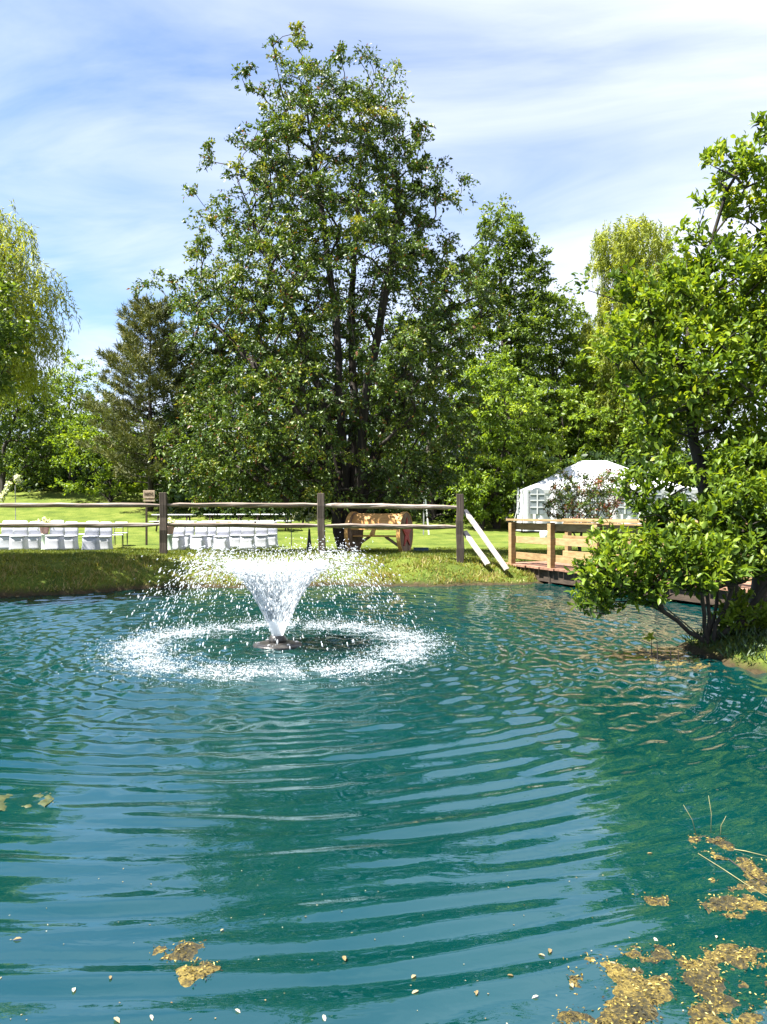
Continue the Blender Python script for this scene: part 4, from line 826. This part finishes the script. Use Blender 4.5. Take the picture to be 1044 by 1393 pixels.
for px, d, a, lab in chl:
    o = proto if not used_p else copy_tree(proto); used_p = True
    x = gx(px, d); o.location = (x, d, g1(x, d)); o.rotation_euler = (0, 0, R(a + random.uniform(-4, 4))); o.scale = (.92, .92, .95); o['label'] = lab
def folding_chair():
    root = empty('folding_chair'); tag(root, 'x', 'chair', 'uncovered folding chairs on the lawn')
    MB().box((0, 0, .44), (.4, .38, .025)).build('seat', M['whitepaint'], root, bevel=.008); MB().box((0, .2, .74), (.4, .02, .16), Matrix.Rotation(R(-8), 3, 'X')).build('backrest', M['whitepaint'], root, bevel=.006)
    for s in (-1, 1):
        MB().tube([(s * .215, .24, .83), (s * .215, -.2, 0)], .012, 6).build('leg', M['metal'], root); MB().tube([(s * .19, -.1, .44), (s * .19, .22, 0)], .012, 6).build('leg', M['metal'], root)
    return root
fp = folding_chair(); used_p = False
for px, d, a, lab in ((158, 24.5, 20, 'uncovered white folding chair right of the left block of covered chairs'), (110, 25.5, 15, 'uncovered white folding chair behind the left block, between covered chairs'), (165, 26.5, 15, 'rearmost uncovered folding chair right of the left block')):
    o = fp if not used_p else copy_tree(fp); used_p = True; x = gx(px, d); o.location = (x, d, g1(x, d)); o.rotation_euler = (0, 0, R(a)); o['label'] = lab
# picnic tables
def picnic():
    root = empty('picnic_table'); tag(root, 'x', 'table', 'white picnic tables in the shade')
    for i in range(4): MB().box((0, -.285 + i * .19, .745), (1.85, .18, .04)).build('top_board', M['whitepaint'], root)
    for s in (-1, 1):
        MB().box((0, s * .68, .445), (1.85, .26, .04)).build('bench', M['whitepaint'], root)
        MB().bar((s * .65, -.6, .0), (s * .65, -.22, .72), .05, .09).build('leg', M['darkwood'], root); MB().bar((s * .65, .6, .0), (s * .65, .22, .72), .05, .09).build('leg', M['darkwood'], root); MB().bar((s * .70, -.75, .40), (s * .70, .75, .40), .05, .09).build('crossbar', M['darkwood'], root)  # legs coloured dark to stand in for the shade below the top
    return root
pp = picnic(); used_p = False
for px, d, lab in ((237, 35.5, 'white picnic table in the shade right beside the first fence post'), (307, 35.5, 'white picnic table in the shade, middle one of the three'), (371, 35.5, 'white picnic table in the shade next to the flower poles')):
    o = pp if not used_p else copy_tree(pp); used_p = True; x = gx(px, d); o.location = (x, d, g1(x, d)); o.rotation_euler = (0, 0, R(random.uniform(-3, 3))); o['label'] = lab

# ------------------------------------------------------------------ flowers, poles, sign
def flowers(name, pts_, rad, n, parent, mat='petal', L=0.05, W=0.04):
    rg = np.random.default_rng(len(pts_) * 7 + n); c = np.array(pts_, float); i = rg.integers(0, len(c), n); P = c[i] + unit(rg.normal(size=(n, 3))) * rad * rg.random((n, 1)) ** .4
    o = link(name, leaf_mesh(name, P, rg.normal(size=(n, 3)), rg.normal(size=(n, 3)), np.full(n, L), np.full(n, W), rg.random(n), M[mat]), parent); o['kind'] = 'stuff'; return o
for px, d, lab in ((61, 21.8, 'flower pot on a pale pedestal among the left block of chairs'), (231, 22.3, 'flower pot on a pale pedestal hidden partly by the fence post')):
    x = gx(px, d); r_ = empty('flower_pedestal', (x, d, g1(x, d))); tag(r_, lab, 'planter', 'flower pedestals flanking the aisle')
    MB().lathe([(.13, 0), (.13, .03), (.085, .06), (.08, .42), (.11, .46), (.11, .49)], 18).build('pedestal', M['pedestal'], r_, True)
    MB().lathe([(.085, .49), (.10, .52), (.13, .66), (.145, .70), (.145, .73), (.12, .73)], 18).build('pot', M['pot'], r_, True)
    flowers('flower', [(0, 0, .88), (.1, 0, .84), (-.11, .02, .83), (.02, -.08, .80), (.2, 0, .79), (-.2, 0, .78), (0, .08, .82)], .095, 420, r_)
    flowers('foliage', [(0, 0, .78), (.12, 0, .76), (-.12, 0, .76)], .13, 120, r_, 'leaf_mid', .08, .04)
def pole(px, d, ytop, lab, fl, extra=None, hook=1):
    x = gx(px, d); zb = g1(x, d); r_ = empty('flower_pole', (x, d, zb)); tag(r_, lab, 'flower pole', 'flower poles around the seating'); zt = H - (ytop - CY) * d / F - zb
    pts_ = [(0, 0, -.05), (-.01, 0, zt * .5), (-.02, 0, zt - .12)] + [(-.02 + hook * .10 * (1 - math.cos(a)), 0, zt - .12 + .12 * math.sin(a)) for a in np.linspace(.3, math.pi, 7)]
    MB().tube(pts_, .011, 6).build('rod', M['greymetal'], r_)
    flowers('flower', [(hook * a, -.02, zt + b_) for a, b_ in fl], .075, 60 * len(fl), r_); flowers('foliage', [(hook * a, 0, zt + b_ - .04) for a, b_ in fl], .10, 25 * len(fl), r_, 'leaf_mid', .07, .035)
    return r_, zt
pole(397, 19.5, 652, 'metal pole with white flowers just right of the picnic tables', [(0, .02), (.05, -.05), (.08, -.25), (.1, -.38), (.16, -.5), (.18, -.56), (.07, -.46), (.14, -.9), (.22, -.86), (.08, -.92)])
r_, zt = pole(421, 19.5, 648, 'metal pole with white flowers and flared black foot beside the middle fence post', [(0, .04), (.06, .0), (-.1, -.62), (-.08, -.72), (-.11, -.78), (.05, -1.0), (-.02, -1.08), (.16, -1.02)])
MB().lathe([(.115, 0), (.115, .02), (.075, .04), (.045, .28), (.022, .56)], 12).build('foot', M['metal'], r_)
pole(22, 22.0, 656, 'metal pole with a white flower garland at the left photo edge', [(-.2, -.05), (-.22, -.12), (-.3, -.28), (-.36, -.38), (-.42, -.48), (-.25, -.2), (.02, .1), (.05, .15), (.1, .02)])
# wooden sign
d = 27.0; x = gx(203, d); zb = g1(x, d); sg = empty('wooden_sign', (x, d, zb)); tag(sg, 'small weathered wooden board sign on a post behind the first fence post', 'sign')
zt = H - (667 - CY) * d / F - zb; zl = H - (678 - CY) * d / F - zb
MB().box((0, 0, (zt + zl) / 2), (.40, .03, zt - zl)).build('board', M['signwood'], sg, bevel=.006); MB().box((.01, -.012, zl - .075), (.40, .03, .06)).build('lower_board', M['signwood'], sg)
MB().bar((-.1, .045, -.2), (-.1, .045, zt - .02), .06, .06).build('post', M['darkwood'], sg); MB().bar((.12, .045, zl - .14), (.12, .045, zt - .02), .04, .04).build('post', M['darkwood'], sg)
tcu = bpy.data.curves.new('lettering', 'FONT'); tcu.body = 'PARKING'; tcu.align_x = 'CENTER'; tcu.align_y = 'CENTER'; tcu.size = 0.115; tcu.extrude = 0.002; tcu.space_character = 0.9; tcu.materials.append(M['letter'])
tob = bpy.data.objects.new('lettering_text', tcu); me_ = bpy.data.meshes.new_from_object(tob); bpy.data.objects.remove(tob)
to = link('lettering', me_, sg); to.location = (0, -.0185, (zt + zl) / 2); to.rotation_euler = (R(90), 0, 0); to.scale = (0.72, 1.55, 1)
# white box on a pole
d = 33.0; x = gx(577, d); zb = g1(x, d); bx = empty('box_on_pole', (x, d, zb)); tag(bx, 'small white box on a slim pole behind the spool bench', 'birdhouse'); zt = H - (663 - CY) * d / F - zb
MB().box((0, 0, zt - .23), (.24, .24, .34)).build('box', M['whitepaint'], bx, bevel=.01); MB().box((0, -.02, zt - .04), (.36, .36, .035)).build('lid', M['whitepaint'], bx); ho_ = MB().lathe([(.03, 0), (.03, .01)], 10, (0, 0, 0)).build('hole', M['metal'], bx); ho_.location = (0, -.122, zt - .25); ho_.rotation_euler = (R(90), 0, 0)
MB().bar((-.02, 0, -.1), (0, 0, zt - .4), .05, .05).build('pole', M['greymetal'], bx); MB().bar((.22, .0, -.1), (.06, .02, zt - .45), .06, .05).build('strut', M['whitepaint'], bx)
# dark box on the grass, white tub by the tent
d = 17.6; x = gx(573, d); o = MB().box((0, 0, .05), (.36, .22, .10), None, .94).build('flat_box', M['bluebox'], None, bevel=.01); o.location = (x, d, g1(x, d)); tag(o, 'flat dark blue box lying on the grass right of the spool bench', 'box')
MB().box((0, 0, .109), (.35, .215, .016)).build('lid', M['bluebox'], o, bevel=.004)
d = 30.0; x = gx(742, d); o = empty('white_tub', (x, d, g1(x, d))); tag(o, 'white rounded tub on the grass before the tent corner', 'tub'); MB().lathe([(.14, 0), (.2, .05), (.21, .3), (.17, .42), (.06, .46)], 18).build('body', M['whitepaint'], o, True); MB().lathe([(.05, .455), (.05, .50), (.03, .51)], 12).build('cap', M['whitepaint'], o)
# red-tipped bush by the bridge
rg = np.random.default_rng(71); d = 17.5; bs = Vector((gx(790, d), d, g1(gx(790, d), d)))
cl = poisson(blob_points(rg, [B(785, 672, 34, 26, d), B(822, 668, 28, 26, d), B(768, 690, 20, 20, d), B(800, 700, 34, 20, d)], 1500, 0.4), 0.2, 110)
root, lv = tree('red_tipped_bush', 'bush with reddish-brown tips behind the bridge railing, before the tent', 'bush', rg, bs, [[bs, bs + Vector((0, 0, .5)), bs + Vector((.1, 0, 1.1))], [bs, bs + Vector((-.3, 0, .8))]], cl, 'leaf_red', 60, 0.22, 0.07, 0.035, 0.03, tip_r=.004, tint_b=.36, tint_c=.22)

# ------------------------------------------------------------------ plants and litter by the water
def algae_mat_material():
    m, n, b, _ = newmat('algae'); f = noise(n, 75, 8, 0.75); f3 = noise(n, 4, 4, .6)
    a = n.nodes.new('ShaderNodeMath'); a.operation = 'MULTIPLY_ADD'; a.inputs[1].default_value = 0.6; n.links.new(f, a.inputs[0]); a2 = n.nodes.new('ShaderNodeMath'); a2.operation = 'MULTIPLY'; a2.inputs[1].default_value = .4; n.links.new(f3, a2.inputs[0]); n.links.new(a2.outputs[0], a.inputs[2])
    n.links.new(ramp(n, [(.40, (.012, .014, .006)), (.48, (.045, .036, .008)), (.54, (.18, .13, .022)), (.64, (.34, .26, .06))], a.outputs[0]), b.inputs['Base Color']); b.inputs['Roughness'].default_value = .6; bump(n, b, f, 1.0, .025); return m
M['algae'] = algae_mat_material()
M['olive'] = mat_noise('olive_algae', [(.3, (.02, .028, .01)), (.55, (.04, .05, .014)), (.75, (.09, .085, .028))], 30, .6, None, .6, .01)
M['flake'] = leafmat('algae_flake', [(0, (.012, .012, .005)), (.4, (.09, .07, .015)), (.8, (.30, .22, .045)), (1, (.42, .34, .12))], .2, .6, .3)
M['drift'] = leafmat('drifting_leaf', [(0, (.14, .09, .03)), (.5, (.24, .2, .11)), (1, (.36, .35, .28))], .2, .6, .3)
def fbm(x, y, rg):
    h = 0 * x
    for o in range(7):
        f = 30 * 1.75 ** o
        for k in range(3):
            a = rg.uniform(0, 6.28); h = h + np.sin(f * (x * math.cos(a) + y * math.sin(a)) + rg.uniform(0, 7) + 1.2 * np.sin(f * .6 * (y * math.cos(a) - x * math.sin(a)) + rg.uniform(0, 7))) / (1.55 ** o)
    return h / 3
def algae(label, polys, seed, lift=0.0, n=1.0, mat='algae'):
    """raft that breaks the surface where it is thick"""
    rg = np.random.default_rng(seed); x0 = min(p[0] - p[2] for p in polys); x1 = max(p[0] + p[2] for p in polys); y0 = min(p[1] - p[3] for p in polys); y1 = max(p[1] + p[3] for p in polys); st = .008 if (x1 - x0) < 1.2 else .011
    gx_ = np.arange(x0, x1 + st, st); gy_ = np.arange(y0, y1 + st, st); X, Y = np.meshgrid(gx_, gy_); m = np.full(X.shape, -1.0)
    for (cx_, cy_, rx, ry) in polys: m = np.maximum(m, 1 - np.hypot((X - cx_) / rx, (Y - cy_) / ry))
    nz = fbm(X, Y, rg); Z = wave(X, Y) + 0.011 * (np.clip(m, -1, .30) * 1.6 - .52 + lift) + 0.0115 * nz; Z = np.minimum(Z, wave(X, Y) + .0045 + .0022 * nz)
    i = np.arange(X.size).reshape(X.shape); q = np.stack([i[:-1, :-1], i[:-1, 1:], i[1:, 1:], i[1:, :-1]], -1); kp = (Z - wave(X, Y))[:-1, :-1] > -.02
    q = q[kp]; us = np.unique(q); rm = np.zeros(X.size, int); rm[us] = np.arange(len(us)); c = Vector(((x0 + x1) / 2, (y0 + y1) / 2, 0)); V = np.stack([X, Y, Z], -1).reshape(-1, 3)[us] - np.array(c)
    root = empty('algae_mat', c); tag(root, label, 'algae mat', 'algae mats floating on the pond'); link('raft', np_mesh('raft', V, rm[q], M[mat], True), root)
    cand = V[(V[:, 2] + 0) > wave(V[:, 0] + c.x, V[:, 1] + c.y) - .001]
    if len(cand) > 10:
        k = int(min(3200, len(cand) * .55) * n); P = cand[rg.integers(0, len(cand), k)] + rg.normal(size=(k, 3)) * [.012, .012, .0015] + [0, 0, .002]
        s_ = link('flakes', leaf_mesh('flakes', P, rg.normal(size=(k, 3)) * [1, 1, .15], rg.normal(size=(k, 3)) * .35 + [0, 0, 1], rg.uniform(.005, .016, k), rg.uniform(.0025, .007, k), rg.random(k) ** 1.2, M['flake']), root); s_['kind'] = 'stuff'
    return root
wp = lambda px, py: (gx(px, H * F / (py - CY)), H * F / (py - CY))
def ell(px, py, rx, ry):
    d_ = H * F / (py - CY); return (gx(px, d_), d_, rx * d_ / F, ry * d_ * d_ / (H * F))
algae('large golden algae mat filling the lower right corner', [ell(930, 1330, 120, 42), ell(1010, 1345, 110, 60), ell(880, 1375, 90, 45), ell(960, 1420, 150, 60), ell(860, 1322, 55, 20), ell(1040, 1310, 60, 24), ell(940, 1365, 130, 50)], 1, 0.24)
algae('golden algae patch at the right edge above the large corner mat', [ell(990, 1232, 36, 18), ell(1030, 1212, 40, 24), ell(1060, 1190, 50, 20)], 2, 0.15)
algae('small golden algae tuft with thin upright stalks', [ell(967, 1149, 26, 12), ell(980, 1163, 14, 7)], 3, 0.3)
algae('thin golden algae scrap left of the right edge patch', [ell(902, 1225, 24, 8)], 4, 0.3)
algae('tiny algae scrap between the stalk tuft and the right edge patch', [ell(1012, 1172, 9, 6), ell(1028, 1190, 14, 5)], 5, 0.4)
algae('golden-brown algae clump drifting alone at the lower left', [ell(272, 1312, 28, 26), ell(240, 1294, 30, 14), ell(262, 1332, 18, 12)], 6, 0.05)
algae('olive algae lump at the left photo edge', [ell(28, 1090, 42, 12), ell(12, 1084, 14, 10)], 7, -0.12, .02, 'olive')
algae('small pale foam and algae scrap at the bottom edge left of the corner mat', [ell(790, 1392, 34, 14), ell(770, 1385, 16, 8)], 8, 0.0)
o = algae('brown weedy shallows beside the roots of the waterside bush', [ell(908, 897, 34, 10), ell(938, 905, 30, 10)], 9, -0.2, .6)
# stalks
def stalk(pts_px, lab, mat='bark_light', r0=.0022):
    mb = MB(); p = [Vector((*wp(a, b), z)) for a, b, z in pts_px]; o0 = p[0].copy(); mb.tube([q - o0 for q in p], [r0] * (len(p) - 1) + [r0 * .5], 5); o = mb.build('dry_stalk', M[mat], None, True); o.location = o0
    tag(o, lab, 'stalk', 'dry stalks by the algae')
M['straw'] = mat_noise('straw', [(.3, (.13, .12, .05)), (.7, (.24, .22, .10))], 30, .7, None, 0)
def upstalk(px, py, tx_, ty_, lab):
    x, y = wp(px, py); d_ = y; t_ = at(tx_, ty_, d_); mb = MB(); mid = Vector((x, y, 0)).lerp(t_, .5) + Vector((.008 * (1 if tx_ < px else -1), 0, 0))
    mb.tube([(0, 0, -.02), mid - Vector((x, y, 0)), t_ - Vector((x, y, 0))], [.0016, .0013, .0008], 5); o = mb.build('dry_stalk', M['straw'], None, True); o.location = (x, y, 0); tag(o, lab, 'stalk', 'dry stalks by the algae')
upstalk(949, 1136, 930, 1095, 'thin dry stalk rising left of the stalk tuft of algae'); upstalk(967, 1133, 964, 1082, 'tallest thin dry stalk rising straight up behind the algae tuft'); upstalk(980, 1136, 988, 1110, 'short thin dry stalk leaning right behind the algae tuft')
stalk([(950, 1162, .003), (985, 1185, .006), (1015, 1205, .006), (1044, 1222, .004)], 'long pale stem lying on the water between algae tuft and patch', 'straw', .0015); stalk([(990, 1168, .002), (1015, 1188, .006), (1050, 1210, .004)], 'dark stem lying on the water right of the long pale stem', 'bark', .0025)
stalk([(990, 1155, .003), (1015, 1160, .006), (1050, 1168, .004)], 'golden stem lying on the water right of the algae tuft', 'straw', .0018)
# drifting leaves and specks
rg = np.random.default_rng(91); lf = [leaf_mesh('drifting_leaf', np.zeros((1, 3)), np.array([[1., 0, 0]]), np.array([[0, 0, 1.]]), 1.0, .45, np.array([t_]), M['drift'], True) for t_ in (.2, .55, .9)]
for i, (px, py) in enumerate(((150, 1336), (155, 1388), (205, 1384), (748, 1296), (742, 1300), (733, 1356), (650, 1350), (570, 1352), (440, 1383), (888, 1162), (828, 1312), (862, 1318), (960, 1338), (1008, 1300), (975, 1278), (470, 1310), (560, 1330), (320, 1376), (690, 1330), (780, 1345), (100, 1350), (30, 1279), (300, 1268), (890, 1275))):
    x, y = wp(px, py); o = link('drifting_leaf', lf[i % 3]); s_ = rg.uniform(.014, .03); o.location = (x, y, float(wave(np.array([x]), np.array([y]))[0]) + .004); o.rotation_euler = (rg.normal() * .1, rg.normal() * .1, rg.uniform(0, 6.28)); o.scale = (s_, s_, s_); tag(o, 'small pale fallen leaf drifting on the near water', 'leaf', 'fallen leaves drifting on the near water')
n = 90; py = rg.uniform(1180, 1400, n); px = rg.uniform(-20, 1060, n); d_ = H * F / (py - CY); x = gx(px, d_); P = np.stack([x, d_, wave(x, d_) + .002], 1)
o = link('floating_specks', leaf_mesh('floating_specks', P, rg.normal(size=(n, 3)) * [1, 1, .05], np.array([[0, 0, 1.]]) + rg.normal(size=(n, 3)) * .1, rg.uniform(.003, .010, n), rg.uniform(.002, .006, n), rg.random(n), M['drift'])); tag(o, 'tiny pale specks scattered on the near water', 'specks', kind='stuff')
# sapling and sticks by the bush
x, y = wp(886, 897); sp = empty('water_sapling', (x, y, 0)); tag(sp, 'yellow-green sprout on a thin stem standing in the shallows', 'sapling'); MB().tube([(0, 0, -.1), (.005, 0, .09), (0, 0, .20)], [.006, .004, .003], 5).build('stem', M['bark'], sp)
k = 16; rg = np.random.default_rng(5); link('leaf_tuft', leaf_mesh('leaf_tuft', np.tile([0, 0, .19], (k, 1)) + rg.normal(size=(k, 3)) * .012, rg.normal(size=(k, 3)) * [1, 1, .4] + [0, 0, .3], rg.normal(size=(k, 3)) * .4 + [0, 0, 1], np.full(k, .075), np.full(k, .03), np.full(k, .97), M['leaf_bush'], True), sp)
for i, (px, py, tx_, ty_) in enumerate(((896, 902, 894, 872), (924, 900, 923, 885), (912, 897, 913, 884))):
    x, y = wp(px, py); t_ = at(tx_, ty_, y); o = MB().tube([(0, 0, -.08), t_ - Vector((x, y, 0))], [.006, .004], 5).build('stick', M['bark']); o.location = (x, y, 0); tag(o, ['dark stick in the shallows right beside the sprout', 'dark stick in the shallows nearest the bush roots', 'short dark stick between two others in the shallows'][i], 'stick', 'sticks in the shallows')
# rough grass and weeds on the near right bank, coloured dark for the tree's shadow
rg = np.random.default_rng(8); n = 9000; x = rg.uniform(2.7, 5.2, n); y = rg.uniform(5.6, 8.8, n); ok = pond_sd(x, y) > .03; x, y = x[ok], y[ok]; n = len(x); P = np.stack([x, y, gz(x, y) - .005], 1)
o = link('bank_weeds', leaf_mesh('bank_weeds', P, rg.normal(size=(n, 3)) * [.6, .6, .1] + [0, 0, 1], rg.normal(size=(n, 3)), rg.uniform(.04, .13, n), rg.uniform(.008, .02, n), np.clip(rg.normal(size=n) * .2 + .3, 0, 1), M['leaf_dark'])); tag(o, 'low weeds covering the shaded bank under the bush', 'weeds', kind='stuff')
